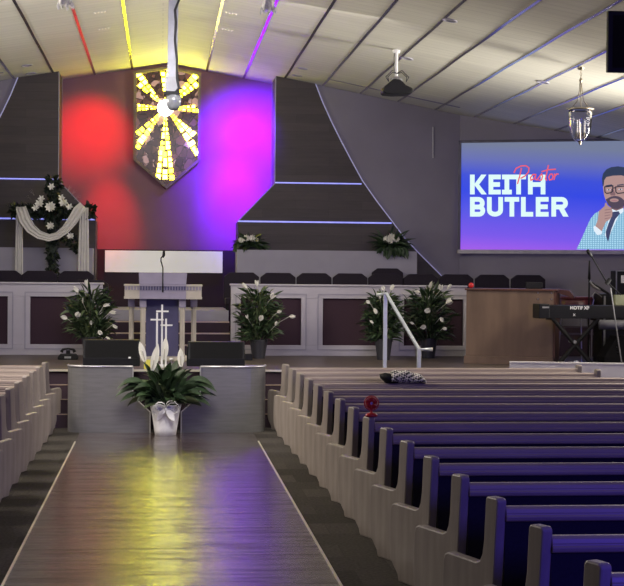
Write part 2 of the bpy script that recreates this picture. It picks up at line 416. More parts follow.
# ------------------------------------------------------------------ stained glass window
win = thing('stained_glass_window', 'backlit six sided stained glass window with yellow rays around a white centre', 'stained glass window', (0, 0, 0))
YG = 27.93
cx, cz = XZ(165.5, 108, YG)
def wxz(px, py): return XZ(px, py, YG)
xl_, xr_ = wxz(133.5, 120)[0], wxz(200.5, 120)[0]
zs = wxz(166, 160.5)[1]; zap = wxz(166, 189)[1]; xm = (xl_+xr_)/2
ztl = zc(xl_)-.07; ztr = zc(xr_)-.07; ztm = zc(AX)-.07
poly = [(xl_, zs), (xm, zap), (xr_, zs), (xr_, ztr), (xm, ztm), (xl_, ztl)]
def inset(poly, d):
    c = Vector((sum(q[0] for q in poly)/len(poly), sum(q[1] for q in poly)/len(poly)))
    out = []
    n = len(poly)
    for i in range(n):
        p0, p1, p2 = Vector(poly[i-1]), Vector(poly[i]), Vector(poly[(i+1) % n])
        def nrm(a_, b_):
            e = (b_-a_).normalized(); q = Vector((-e.y, e.x)); return q if q.dot(c-a_) > 0 else -q
        n1, n2 = nrm(p0, p1), nrm(p1, p2); bis = (n1+n2).normalized(); k = d/max(.3, bis.dot(n1)); out.append(tuple(p1+bis*k))
    return out
pin = inset(poly, .05)
bm = bmesh.new(); n = len(poly)
for i in range(n):
    j = (i+1) % n; prism(bm, [poly[i], poly[j], pin[j], pin[i]], 'y', 27.86, 28.0)
obj('window_frame', bm, mat('window_frame', (.24, .19, .14), .5, .2), win)
# coloured shards: voronoi cells
def shards():
    m = bpy.data.materials.new('glass_shards'); m.use_nodes = True
    nt, N, L = nodes(m); b = N['Principled BSDF']; b.inputs['Roughness'].default_value = .15
    tc = N.new('ShaderNodeTexCoord'); sp = N.new('ShaderNodeSeparateXYZ'); cb = N.new('ShaderNodeCombineXYZ')
    L.new(tc.outputs['Object'], sp.inputs[0]); L.new(sp.outputs['X'], cb.inputs['X']); L.new(sp.outputs['Z'], cb.inputs['Y'])
    v1 = N.new('ShaderNodeTexVoronoi'); v1.inputs['Scale'].default_value = 7.5; v1.distance = 'MANHATTAN'
    v2 = N.new('ShaderNodeTexVoronoi'); v2.inputs['Scale'].default_value = 7.5; v2.feature = 'DISTANCE_TO_EDGE'
    L.new(cb.outputs[0], v1.inputs['Vector']); L.new(cb.outputs[0], v2.inputs['Vector'])
    s = N.new('ShaderNodeSeparateColor'); L.new(v1.outputs['Color'], s.inputs[0])
    cr = N.new('ShaderNodeValToRGB'); e = cr.color_ramp.elements; cr.color_ramp.interpolation = 'CONSTANT'
    e[0].position = 0; e[0].color = (.035, .018, .022, 1); e[1].position = .45; e[1].color = (.10, .045, .05, 1)
    q = e.new(.65); q.color = (.28, .17, .18, 1); q = e.new(.82); q.color = (.06, .03, .03, 1)
    L.new(s.outputs[0], cr.inputs['Fac'])
    lt = N.new('ShaderNodeMath'); lt.operation = 'GREATER_THAN'; lt.inputs[1].default_value = .035; L.new(v2.outputs['Distance'], lt.inputs[0])
    mx = N.new('ShaderNodeMix'); mx.data_type = 'RGBA'; mx.inputs[6].default_value = (.015, .01, .01, 1); L.new(lt.outputs[0], mx.inputs[0]); L.new(cr.outputs['Color'], mx.inputs[7])
    L.new(mx.outputs[2], b.inputs['Base Color']); L.new(mx.outputs[2], b.inputs['Emission Color']); b.inputs['Emission Strength'].default_value = .9
    return m
bm = bmesh.new(); prism(bm, pin, 'y', 27.93, 27.97); obj('glass_panel', bm, shards(), win)
yel = mat('yellow_glass', (.8, .75, .1), .2, var=.05, emit=(1.0, .95, .010), es=34.0)
palel = mat('pale_yellow_glass', (.9, .9, .6), .2, var=.05, emit=(1.0, .98, .024), es=34.0)
wht = mat('white_glass', (.9, .9, .9), .2, var=.02, emit=(1, 1, 1), es=12.0)
def clip(pt, poly):   # inside test
    ins = False; n = len(poly); x, z = pt
    for i in range(n):
        (x0, z0), (x1, z1) = poly[i], poly[i-1]
        if (z0 > z) != (z1 > z) and x < (x1-x0)*(z-z0)/(z1-z0)+x0: ins = not ins
    return ins
rays = [(90, 9, 1.2), (43, 9.5, 1.3), (0, 8, 1.0), (-48, 10, 1.2), (-90, 8.2, 1.75), (-131, 10, 1.2), (180, 8, 1.0), (134, 9.5, 1.3)]
rnd = random.Random(3)
for (ang, hw, L_) in rays:
    bm = bmesh.new(); rr = .15; 
    while rr < L_:
        d = .055+.045*rr+rnd.uniform(0, .03); nc = 2 if rr < .75 else 3
        for c in range(nc):
            t0 = ang-hw+2*hw*c/nc+.6; t1 = ang-hw+2*hw*(c+1)/nc-.6; jr = rnd.uniform(0, .035)
            g2 = .012/rr*57.3/2; q = [(rr+jr+.004, t0+g2), (rr+jr+d-.022, t0+g2), (rr+jr+d-.022+rnd.uniform(-.012, .006), t1-g2), (rr+jr+.004+rnd.uniform(0, .012), t1-g2)]
            pts = [(cx+u*math.cos(R(t)), cz+u*math.sin(R(t))) for u, t in q]
            if clip((sum(q_[0] for q_ in pts)/4, sum(q_[1] for q_ in pts)/4), pin) and all(clip(s_, poly) for s_ in pts): prism(bm, pts, 'y', 27.915, 27.932, mi=0 if rnd.random() < .4 else 1)
        rr += d
    obj('glass_ray', bm, [yel, palel], win)
bm = bmesh.new(); prism(bm, [(cx+.15*math.cos(2*PI*k/24), cz+.15*math.sin(2*PI*k/24)) for k in range(24)], 'y', 27.91, 27.932)
obj('glass_centre', bm, wht, win)

# ------------------------------------------------------------------ choir rails
def choir_rail(label, x_in, s):
    """s=+1 : rail extends to +x from x_in"""
    y0, y1 = 24.4, 24.52; zt = SZ+1.15; zb_ = SZ+.012
    t = thing('choir_rail', label, 'choir rail', (0, 0, 0), 0, 'pale choir rails with maroon panels')
    X = (lambda d: x_in+s*d)
    Wd = 3.9
    bm = bmesh.new()
    def fb(a_, b_, z0, z1, ya=y0, yb=y1): box(bm, *sorted((X(a_), X(b_))), ya, yb, z0, z1)
    pitch = 1.345; op = .99; st = .16
    fb(0, Wd, zb_, zb_+.17); fb(0, Wd, zt-.20, zt)
    xs_ = []
    x = st; fb(0, st, zb_+.17, zt-.20)
    while x < Wd-.3:
        xs_.append(x); e = min(x+pitch, Wd)
        if x+op < Wd: fb(x+op, e, zb_+.17, zt-.20)
        x += pitch
    obj('rail_frame', bm, rail_paint, t, bevel=.006)
    obj('rail_cap', B(*sorted((X(-.02), X(Wd))), y0-.03, y1+.03, zt, zt+.03), rail_paint, t, bevel=.008)
    for x in xs_:
        xe = min(x+op, Wd)
        o = obj('fabric_panel', B(*sorted((X(x-.01), X(xe+.01))), y0+.05, y0+.09, zb_+.15, zt-.18), maroon, t)
        bm = bmesh.new(); m_ = .07; tt = .018
        a_, b_ = sorted((X(x-m_), X(xe+m_)))
        z0, z1 = zb_+.17-.06, zt-.20+.06
        for (u0, u1, v0, v1) in ((a_, b_, z1, z1+tt), (a_, b_, z0-tt, z0), (a_-tt, a_, z0-tt, z1+tt), (b_, b_+tt, z0-tt, z1+tt)): box(bm, u0, u1, y0-.012, y0+.01, v0, v1)
        obj('moulding', bm, ledge_paint, t)
    return t
choir_rail('pale grey choir rail with maroon fabric panels, right of the centre stairs', WX(231, 24.4), 1)
choir_rail('pale grey choir rail with maroon fabric panels, left of the centre stairs', WX(102.5, 24.4), -1)

# ------------------------------------------------------------------ choir chairs
def make_chair(label, w=.605, h=.905, cat='chair', name='choir_chair', grp='dark choir chairs behind the rails'):
    t = thing(name, label, cat, (0, 0, 0), 0, grp)
    # faces camera direction (-y). back at +y
    c = .10; pts = [(-w/2, .40), (w/2, .40), (w/2, h-.075), (w/2-c, h), (-w/2+c, h), (-w/2, h-.075)]
    bm = bmesh.new(); prism(bm, pts, 'y', .0, .09); obj('backrest', bm, chair_fabric, t, bevel=.012)
    obj('seat', B(-w/2+.01, w/2-.01, -.46, .0, .36, .47), chair_fabric, t, bevel=.02)
    for sx in (-1, 1):
        for y in (-.42, .04): obj('leg', B(sx*(w/2-.05)-.015, sx*(w/2-.05)+.015, y-.015, y+.015, 0, .37), black, t)
    return t
edges = [223, 260, 296, 332, 368, 403, 438, 474, 510, 546]
names = ['at the left end of the right choir row, beside the stairs', 'second from the stairs in the right choir row', 'third from the stairs in the right choir row',
         'fourth from the stairs in the right choir row', 'in front of the taller chair, in the right choir row', 'just right of the taller chair in the right choir row',
         'left of the wooden cabinet, behind the rail', 'behind the left half of the wooden cabinet', 'at the right end of the right choir row, behind the cabinet']
ch0 = None
for i in range(9):
    xa, xb = WX(edges[i]+.5, 25.9, 275), WX(edges[i+1]-.5, 25.9, 275)
    lab = 'dark padded choir chair '+names[i]
    if ch0 is None: ch0 = make_chair(lab); c_ = ch0; c_.location = ((xa+xb)/2, 25.85, LZ2)
    else: c_ = dup(ch0, ((xa+xb)/2, 25.85, LZ2), label=lab)
for (xa, xb, lab) in ((-14, 21, 'cut by the left edge of the photo'), (22, 57, 'just left of the flower cross, behind the left rail'), (58, 94, 'just right of the flower cross, behind the left rail')):
    dup(ch0, ((WX(xa, 25.9)+WX(xb, 25.9))/2, 25.85, LZ2), label='dark padded choir chair '+lab)
dup(ch0, ((WX(72, 25.1)+WX(108, 25.1))/2, 25.05, LZ1), label='lower dark choir chair at the right end of the left rail, beside the stairs', scale=(1, .8, .94))
t = make_chair('taller dark chair back standing behind the right choir row', .56, 1.0, name='tall_chair', grp=None)
t.location = (WX(387, 26.25), 26.22, LZ2)
for c_ in kids(t):
    if c_.name.startswith('leg') or c_.name.startswith('seat'): pass
t.scale = (1, .22, 1)

# ------------------------------------------------------------------ pews
def pew_profile():
    P = [(.07, 0), (.035, .45), (.0, .885), (.018, .90), (.105, .90), (.122, .885), (.135, .66), (.150, .58), (.175, .54), (.215, .525), (.50, .53), (.535, .515), (.552, .48),
         (.56, .36), (.556, .17), (.53, .12), (.45, .05), (.43, 0)]
    return P
def make_pew(L_, s, label, group):
    """local: origin = rear aisle corner of the aisle end at the floor; the bench runs along s*x; stage at +y"""
    t = thing('pew', label, 'pew', (0, 0, 0), 0, group)
    th = .060; ang = R(21 if s > 0 else 13)*s
    for end in (0, 1):
        bm = bmesh.new(); P = pew_profile(); prism(bm, P, 'x', 0, s*th)
        o = obj('pew_end', bm, pew_wood, t, bevel=.010)
        if end == 0: o.rotation_euler = (0, 0, ang)
        else: o.location = (s*(L_-th), 0, 0)
    x0, x1 = s*.05, s*(L_-.03)
    def rot_y(y): return y
    bm = bmesh.new(); prism(bm, [(.018, .772), (.008, .780), (.006, .800), (.016, .809), (.016, .820), (.024, .842), (.042, .852), (.078, .852), (.088, .842), (.088, .772)], 'x', *sorted((x0, x1)))
    obj('top_rail', bm, rail_wood, t, bevel=.004)
    xb0, xb1 = sorted((x0+s*.0, x1))
    bm = bmesh.new(); prism(bm, [(.07, .25), (.03, .768), (.08, .768), (.13, .40), (.13, .25)], 'x', xb0, xb1); obj('backrest', bm, pew_fabric, t)
    bm = bmesh.new(); prism(bm, [(.10, .34), (.50, .36), (.50, .40), (.10, .38)], 'x', xb0+.0, xb1); obj('seat', bm, pew_wood, t)
    bm = bmesh.new(); prism(bm, [(.13, .38), (.49, .40), (.505, .43), (.48, .455), (.13, .43)], 'x', xb0, xb1); obj('cushion', bm, pew_fabric, t, bevel=.01)
    return t
ordn = ['front', 'second', 'third', 'fourth', 'fifth', 'sixth', 'seventh', 'eighth', 'ninth', 'tenth', 'eleventh', 'twelfth', 'thirteenth', 'fourteenth', 'fifteenth', 'sixteenth']
extra = {0: ', before the partition', 3: ', scarf on its back', 8: ', red fan on its end', 15: ', nearest the camera'}
PY = lambda i: 19.68-.907*i
PX = lambda i: 1.640+.0128*i
e0 = WX(583, PY(0)); e1 = WX(602, PY(1))
p1 = p2 = pL = None
for i in range(16):
    lab = '%s grey wooden pew from the stage, right of the aisle%s' % (ordn[i], extra.get(i, ''))
    g_ = 'wooden pews right of the aisle'
    if i == 0: q = make_pew(e0-PX(0), 1, lab, g_)
    elif i == 1: q = make_pew(e1-PX(1), 1, lab, g_)
    elif i == 2: p2 = q = make_pew(4.6, 1, lab, g_)
    else: q = dup(p2, label=lab)
    q.location = (PX(i), PY(i), 0)
for i in range(11):
    lab = '%s grey wooden pew from the stage, left of the aisle' % ordn[i]
    if pL is None: pL = q = make_pew(4.2, -1, lab, 'wooden pews left of the aisle')
    else: q = dup(pL, label=lab)
    q.location = (-1.505-.004*i, 19.98-.89*i, 0); q.rotation_euler = (0, 0, R(-6))

# ------------------------------------------------------------------ altar desk
DY = 19.68; DZ = .865
desk = thing('altar_desk', 'wide curved grey altar desk with a notch in its middle, in front of the stage', 'desk')
dxl, dxr = WX(68, 19.85), WX(266.5, 19.85)
def desk_wing(s):
    # plan outline from rounded outer corner to the inner notch (profile extruded in z, notch cut by polygon faces)
    xo = dxl if s < 0 else dxr
    n1 = WX(133.5 if s < 0 else 201.0, DY); n2 = WX(151 if s < 0 else 182, DY)
    zt_, za, zb2 = DZ, WZ(133, 396, DY), WZ(151, 412, DY)
    if s > 0: za, zb2 = WZ(201, 395, DY), WZ(182, 412, DY)
    rad = .26; path = []
    sgn = -s  # from outer to inner
    for k in range(9):
        t_ = PI/2*k/8; path.append((xo+sgn*(rad-rad*math.cos(t_)), DY+rad-rad*math.sin(t_)))
    path = [(xo, DY+.40)]+path
    xk = xo+sgn*rad
    bm = bmesh.new(); prism(bm, [(xk, 0), (n2, 0), (n2, zb2), (n1, za), (n1, DZ-.03), (xk, DZ-.03)], 'y', DY, DY+.03); obj('desk_front', bm, desk_m, desk)
    cxr, cyr = xk, DY+rad; inner = [(cxr+(x-cxr)*(1-.03/rad), cyr+(y-cyr)*(1-.03/rad)) for x, y in path[1:]]
    inner = [(path[0][0]+sgn*.03, path[0][1])]+inner
    bm = bmesh.new(); prism(bm, path+inner[::-1], 'z', 0, DZ-.03); obj('curved_end', bm, desk_m, desk, smooth=False)
    # top edge lip
    pts3 = [(x, y-.004, DZ+.0) for x, y in path]+[(n1, DY-.004, DZ)]
    obj('top_edge', T(pts3, .014, 6), mat('lip_metal%d' % s, (.75, .74, .76), .3, .6) if s < 0 else MATS['lip_metal-1'], desk, smooth=True)
    # notch trim
    obj('notch_trim', T([(n1, DY-.006, DZ), (n1, DY-.006, za), (n2, DY-.006, zb2), (n2, DY-.006, .0)], .009, 6), MATS['lip_metal-1'], desk)
    # shelf/top
    tp = [(x, y) for x, y in path]+[(n1, DY), (n1, DY+.42), (xo, DY+.42)]
    bm = bmesh.new(); prism(bm, tp, 'z', DZ-.03, DZ); obj('desk_top', bm, desk_m, desk)
    obj('side_panel', B(*sorted((n1+s*.005, n1+s*.03)), DY+.03, DY+.42, 0, DZ-.03), black, desk)
desk_wing(-1); desk_wing(1)
obj('back_panel', B(WX(130, DY), WX(205, DY), DY+.38, DY+.42, 0, DZ-.1), maroon_wall, desk)

# ------------------------------------------------------------------ wedge monitors
def wedge(label, xa, xb, py_top, py_bot, Y, z, slant_left, grp='stage monitors on the altar desk'):
    X0, X1 = WX(xa, Y, py_top), WX(xb, Y, py_top); h = WZ((xa+xb)/2, py_top, Y)-z
    t = thing('floor_monitor', label, 'speaker', ((X0+X1)/2, Y, z), 0, grp); w = (X1-X0)
    bm = bmesh.new(); prism(bm, [(0, 0), (.30, 0), (.30, h*.75), (.22, h), (.05, h), (0, h*.3)] , 'x', -w/2, w/2); 
    obj('cabinet', bm, black, t, bevel=.008)
    bm = bmesh.new(); prism(bm, [(-.004, h*.33), (.045, h*.97), (.05, h*.97), (.004, h*.33)], 'x', -w/2+.03, w/2-.03); obj('grille', bm, dark_grille, t)
    if slant_left:
        obj('end_cheek', B(-w/2-.012, -w/2, .02, .28, 0, h*.8), black, t)
    for sx in (-1, 1): obj('foot', B(sx*w*.35-.02, sx*w*.35+.02, .03, .27, -.001, .004), gray_plastic, t)
    return t, w, h
t, w, h = wedge('black wedge monitor on the left wing of the altar desk', 83, 140, 340, 364, 19.74, DZ, False)
obj('badge', B(.22, .25, -.012, .02, h*.30, h*.36), white_print, t)
wedge('black wedge monitor on the right wing of the altar desk', 188, 245, 342, 364, 19.74, DZ, True)

# ------------------------------------------------------------------ plants
def leaf(bm, base, d, L_, w, droop, fold=.15, n=5, mi=0, roll=None):
    """a curved blade from base along azimuth/elevation d"""
    base = Vector(base); d = Vector(d).normalized(); side = d.cross(Vector((0, 0, 1)));
    side = side.normalized() if side.length > 1e-3 else Vector((1, 0, 0))
    if roll is not None: side = Matrix.Rotation(roll, 3, d) @ side
    pos = base.copy(); prev = None; cur = d.copy()
    for i in range(n+1):
        t_ = i/n; ww = w*math.sin(PI*min(1, (t_*.92+.08)))**.8*.5 if i < n else 0.0008
        up = side.cross(cur).normalized()
        row = [bm.verts.new(pos+side*ww+up*ww*fold), bm.verts.new(pos), bm.verts.new(pos-side*ww+up*ww*fold)]
        if prev:
            for k in range(2):
                f_ = bm.faces.new((prev[k], prev[k+1], row[k+1], row[k])); f_.material_index = mi
        prev = row; pos = pos+cur*(L_/n); cur = (cur+Vector((0, 0, -droop/n))).normalized()
    return pos
def spathe(bm, base, d, L_, w):
    leaf(bm, base, d, L_, w, .1, fold=.7, n=6)
def pot_bm(r0, r1, h, rim=.01): return Lt([(r0, 0), (r1, h-.02), (r1+rim, h-.02), (r1+rim, h), (r1-.01, h), (r1-.015, h-.03), (0, h-.03)], 20)
def lily_plant(name, label, loc, height, width, pot_h, nleaf, flowers, seed, grp=None, light=.3, potmat=None, dmul=1.0):
    rn = random.Random(seed); t = thing(name, label, 'potted plant', loc, 0, grp)
    obj('pot', pot_bm(.10, .14, pot_h), potmat or pot_dark, t, smooth=False)
    bm = bmesh.new(); Hh = height-pot_h
    # stems
    sts = []
    for k in range(7):
        az = rn.uniform(0, 2*PI); rr = rn.uniform(.0, .5)*width/2
        top = Vector((rr*math.cos(az), rr*math.sin(az)*.6, pot_h+Hh*rn.uniform(.55, .92)))
        tube(bm, [(top.x*.15, top.y*.15, pot_h-.03), (top.x*.6, top.y*.6, pot_h+Hh*.4), top], .006, 5, mi=2); sts.append(top)
    for k in range(nleaf):
        az = rn.uniform(0, 2*PI); z = pot_h+Hh*(rn.betavariate(1.0, 1.25)*.92-.04)
        env = math.sin(PI*min(1, .22+.74*max(0, z-pot_h)/Hh))**.6
        rb = rn.uniform(.1, .72)*width/2*env
        el = rn.uniform(.0, 1.25); d = Vector((math.cos(az)*math.cos(el), math.sin(az)*math.cos(el)*.7, math.sin(el)))
        ll = rn.uniform(.12, .24)
        leaf(bm, (rb*math.cos(az), rb*math.sin(az)*.6, z), d, ll, rn.uniform(.028, .05), rn.uniform(.3, 1.6), mi=1 if rn.random() < light else 0, roll=rn.uniform(-1.2, 1.2))
    obj('foliage', bm, [leafm, leaflight, stemgreen], t)
    for (fx, fz, ang, L_, w_) in flowers:       # position relative to plant (m)
        bm = bmesh.new(); d = Vector((math.cos(R(ang)), -.25, math.sin(R(ang)))).normalized()
        for q in range(3):
            dd = (d+Vector((rn.uniform(-.3, .3), rn.uniform(-.3, .3), rn.uniform(-.25, .25)))).normalized()
            leaf(bm, (fx, -width*.3, fz), dd, L_*.8, w_*.75, .3, fold=.5, n=4, roll=PI/2+(q-1)*.7)
        tube(bm, [(fx*.5, -.02, fz-.15), (fx, -width*.3, fz)], .004, 5)
        obj('flower', bm, petal, t)
    return t
def P2(px, py, Y, base): v = atY(px, py, Y); return (v.x-base[0], v.z-base[2])
def plant_at(name, label, px, Yp, ptop, wpx, pot_px, n, fl, seed, **k):
    base = (WX(px, Yp), Yp, SZ+.012); sc = F/Yp
    ht = WZ(px, ptop, Yp)-base[2]; ph = pot_px/sc
    F_ = []
    for (fx, fy, ang, lp, wp) in fl:
        x, z = P2(fx, fy, Yp, base); F_.append((x, z, ang, lp/sc, wp/sc))
    return lily_plant(name, label, base, ht, wpx/sc, ph, n, F_, seed, **k)
plant_at('potted_lily', 'potted white lily at the left choir rail, beside the small black device', 91, 23.6, 284, 56, 21, 620,
         [(68, 318, 150, 9, 6), (77, 316, 60, 7, 6), (79, 292, 120, 9, 5), (88, 286, 95, 9, 3), (110, 312, 10, 9, 4), (113, 324, -30, 8, 3), (104, 306, 30, 9, 4), (92, 320, -70, 6, 4), (99, 330, -40, 7, 4), (84, 303, 80, 8, 3), (107, 336, -50, 8, 3)], 11, light=.4)
plant_at('potted_lily', 'potted white lily in front of the first maroon panel right of the stairs', 259, 23.6, 285, 54, 19, 620,
         [(246, 288, 120, 9, 4), (256, 286, 95, 8, 3), (270, 298, 60, 8, 5), (276, 312, 20, 6, 4), (288, 316, 10, 8, 5), (259, 320, 70, 8, 6), (247, 318, 110, 6, 3), (274, 325, 60, 6, 3)], 12, light=.3)
plant_at('potted_lily', 'potted white lily partly behind the upright post of the handrail', 384, 23.35, 291, 46, 21, 620,
         [(389, 290, 70, 8, 5), (382, 290, 110, 6, 5), (368, 303, 150, 6, 5), (372, 308, -60, 8, 4), (368, 320, -40, 6, 3), (378, 298, 90, 5, 3)], 13, light=.2)
plant_at('potted_lily', 'potted white lily right of the handrail, beside the wooden cabinet', 429, 23.85, 284, 60, 20, 620,
         [(417, 292, 170, 8, 4), (427, 288, 90, 10, 5), (437, 290, 85, 8, 4), (444, 289, 60, 8, 3), (427, 311, 160, 8, 6), (443, 303, 40, 9, 6), (423, 326, 190, 8, 6), (437, 317, -40, 7, 4), (439, 328, 5, 6, 3), (411, 323, 160, 6, 3)], 14, light=.15)

# front peace lily in satin-wrapped pot
LYp = 19.35; pbx = WX(166.5, LYp)
pl = thing('peace_lily', 'peace lily with four upright white blooms in a satin wrapped pot before the altar desk', 'potted plant', (pbx, LYp, .0))
sc = F/LYp
bm = bmesh.new(); rn = random.Random(5)
prof = [(.135, 0), (.15, .1), (.17, .25), (.19, .36), (.20, .40), (.19, .405), (.175, .39), (0, .385)]
lathe(bm, prof, seg=40)
for v in bm.verts:
    t_ = math.atan2(v.co.y, v.co.x); k = .008*math.sin(t_*11)*(v.co.z/.4); v.co.x *= 1+k/.15; v.co.y *= 1+k/.15
obj('pot_wrap', bm, satin, pl, smooth=True)
bm = bmesh.new()
for s in (-1, 1):
    for (dz, sz) in ((.0, 1), (.04, .8)):
        # bow loops: closed flattened tube
        pts = []
        for k in range(11):
            t_ = 2*PI*k/10; pts.append((s*(.09-.085*math.cos(t_))*sz, -.235-.03*math.sin(t_), .36+dz+.07*math.sin(t_)*sz+s*.01))
        prev = None
        for q in pts:
            cur = [bm.verts.new((q[0], q[1]-.03, q[2])), bm.verts.new((q[0], q[1]+.035, q[2]+.01))]
            if prev: bm.faces.new((prev[0], prev[1], cur[1], cur[0]))
            prev = cur
    leaf(bm, (0, -.24, .36), (s*.6, -.05, -.7), .19, .10, .3, roll=.9)
lathe(bm, [(0, .33), (.025, .345), (.028, .365), (0, .385)], cy=-.23, seg=10)
obj('bow', bm, satin, pl, smooth=True)
bm = bmesh.new()
for k in range(150):
    az = rn.uniform(0, 2*PI); el = rn.uniform(.25, 1.35)
    d = Vector((math.cos(az)*math.cos(el), math.sin(az)*math.cos(el)*.55-.05, math.sin(el)))
    st_ = Vector((rn.uniform(-.07, .07), rn.uniform(-.06, .06), .38)); sl = rn.uniform(.08, .34)
    b_ = st_+d*sl; tube(bm, [st_, b_], .004, 4)
    leaf(bm, b_, d, rn.uniform(.2, .36), rn.uniform(.08, .12), rn.uniform(.6, 2.0), n=6, mi=0 if rn.random() < .85 else 1, roll=rn.uniform(-1.1, 1.1))
for (dx, dz) in ((-.48, .42), (-.44, .55), (.5, .5), (.48, .36), (-.2, .5), (.3, .45), (-.6, .5), (.62, .56), (-.55, .6), (.55, .62)):
    leaf(bm, (dx*.55, -.05, dz+.1), (dx, -.1, .15), .36, .10, 1.4, n=6, roll=.8 if dx > 0 else -.8)
obj('foliage', bm, [leafm, leaflight], pl)
for (fx, fy, ang, lp, wp) in ((145, 362, 105, 21, 7.5), (152, 371, 78, 28, 8.5), (164, 360, 86, 23, 8), (181, 367, 92, 19, 7.5)):
    x, z = P2(fx, fy, LYp-.05, (pbx, 0, 0)); bm = bmesh.new(); d = Vector((math.cos(R(ang)), 0, math.sin(R(ang))))
    leaf(bm, (x, -.05, z), d, lp/sc, wp/sc*.9, .02, fold=.35, n=8, roll=PI/2)
    leaf(bm, (x, -.045, z), d, lp/sc*.97, wp/sc*.6, .02, fold=.3, n=8, roll=PI*.95)
    o = obj('bloom', bm, petal, pl)
    obj('spadix', T([(x, -.07, z+.02), (x+d.x*.12, -.07, z+.02+.12)], .006, 6), cream, o)
    obj('stem', T([(x*.3, -.02, .38), (x*.8, -.04, z*.8), (x, -.05, z+.01)], .005, 5), stemgreen, pl)

# ledge flower arrangements
def arrangement(label, px0, px1, py_base, py_top, Y, fl, seed, below=0):
    rn = random.Random(seed); xa, xb = WX(px0, Y), WX(px1, Y); base = ((xa+xb)/2, Y, rz1); w = xb-xa
    t = thing('flower_arrangement', label, 'flower arrangement', base, 0, 'flower arrangements on the choir ledge')
    obj('dish', Lt([(.10, 0), (.13, .05), (.11, .05), (0, .04)], 16), pot_dark, t)
    bm = bmesh.new()
    for k in range(110):
        az = rn.uniform(0, 2*PI); el = rn.uniform(-.1, .95); d = Vector((math.cos(az)*math.cos(el), math.sin(az)*math.cos(el)*.3-.15, math.sin(el)*.8))
        leaf(bm, (rn.uniform(-.12, .12)*w, rn.uniform(-.06, .02), .05+rn.uniform(0, .06)), d, rn.uniform(.2, .36)*w/.55, rn.uniform(.045, .07), rn.uniform(.4, 1.6), roll=rn.uniform(-1.3, 1.3))
    for k in range(below):
        leaf(bm, (rn.uniform(-.26, .26), -.26, .06), (rn.uniform(-.7, .7), -.12, -.7), rn.uniform(.1, .24), .06, .2, roll=PI/2+rn.uniform(-.5, .5))
    obj('foliage', bm, leafm, t)
    for (x, y, r_, lt_) in fl:
        vx, vz = P2(x, y, Y-.15, base); bm = bmesh.new()
        for q in range(9):
            az = 2*PI*q/9; leaf(bm, (vx, -.17, vz), (math.cos(az), -.5, math.sin(az)), r_/F*Y, r_/F*Y*.7, .2, n=3, roll=PI/2)
        obj('flower', bm, petal if lt_ else leaflight, t)
    return t
arrangement('low arrangement of white flowers at the left end of the right ledge', 233, 267, 251, 235, LY+.22, [(241, 240, 3.5, 1), (246, 238, 4, 1), (252, 238, 4, 1), (256, 240, 3, 1), (236, 246, 4, 0), (235, 250, 3, 0)], 21)
arrangement('bushy arrangement with white blooms and trailing leaves on the right ledge', 371, 410, 251, 235, LY+.22, [(386, 239, 4, 1), (391, 237, 4.5, 1), (396, 239, 4, 1), (390, 241, 3.5, 1)], 22, below=34)

# ------------------------------------------------------------------ flower cross with draped cloth
CY = 26.13
def cp(px, py, Y=CY): v = atY(px, py, Y); return v
cb = (WX(52, CY), CY, LZ2)
fc = thing('flower_cross', 'tall cross covered in dark greenery with white flowers, in the left choir loft', 'cross', cb)
def rel(px, py, dy=0): v = cp(px, py); return Vector((v.x-cb[0], dy, v.z-cb[2]))
bm = bmesh.new()
topz = rel(52, 180).z; armz = rel(52, 212).z; ax0 = rel(12, 213).x; ax1 = rel(92, 210).x
box(bm, -.05, .05, -.05, .05, .02, topz-.02); box(bm, ax0+.08, ax1-.08, -.05, .05, armz-.05, armz+.05)
box(bm, -.25, .25, -.12, .16, 0, .04)
obj('cross_frame', bm, leafdark, fc)
bm = bmesh.new(); rn = random.Random(9)
def cluster(cx_, cz_, r_, n, L0=.09):
    for k in range(n):
        az, el = rn.uniform(0, 2*PI), rn.uniform(-1.2, 1.3); d = Vector((math.cos(az)*math.cos(el), math.sin(az)*math.cos(el), math.sin(el)))
        leaf(bm, Vector((cx_, 0, cz_))+d*r_*rn.uniform(.2, .8), d, rn.uniform(.6, 1.4)*L0, rn.uniform(.04, .065), rn.uniform(0, 1.2), n=3, roll=rn.uniform(-1.5, 1.5))
for k in range(26):
    z = .05+(topz-.1)*k/25; cluster(0, z, .12 if z < armz-.1 else .14, 34)
for k in range(24):
    x = ax0+.05+(ax1-ax0-.1)*k/23; cluster(x, armz, .12, 34)
cluster(rel(54, 185).x, topz-.05, .15, 40); cluster(0, armz+.05, .22, 60, .12); cluster(rel(74, 240).x, rel(74, 243).z, .10, 40); cluster(rel(76, 250).x, rel(76, 250).z, .05, 20)
cluster(rel(17, 213).x, armz, .14, 40); cluster(rel(90, 210).x, armz+.02, .13, 40); cluster(rel(66, 240).x, rel(66, 238).z, .09, 30)
obj('greenery', bm, leafdark, fc)
for (px, py, r_, n) in ((52, 187, 4, 6), (51, 207, 6, 10), (40, 204, 5, 8), (64, 203, 5, 8), (36, 208, 4, 6), (70, 207, 4, 6), (51, 226, 4.5, 8), (71, 236, 4, 8), (42, 199, 4, 6), (62, 198, 4, 5)):
    bm = bmesh.new(); c0 = rel(px, py, -.16)
    for q in range(n):
        az = 2*PI*q/n; leaf(bm, c0, (math.cos(az)+.1, -.4, math.sin(az)), r_/F*CY, r_/F*CY*.6, .2, n=3, roll=PI/2+.3)
    obj('flower', bm, petal, fc)
for (px, py, ang) in ((32, 200, 140), (35, 196, 125), (72, 196, 55), (75, 200, 40), (68, 192, 60), (29, 205, 160)):
    c0 = rel(px, py, -.12); bm = bmesh.new()
    for q in range(4): leaf(bm, c0, (math.cos(R(ang+q*9-14)), -.1, math.sin(R(ang+q*9-14))), .13, .014, .3, n=3)
    obj('sprig', bm, cream, fc)
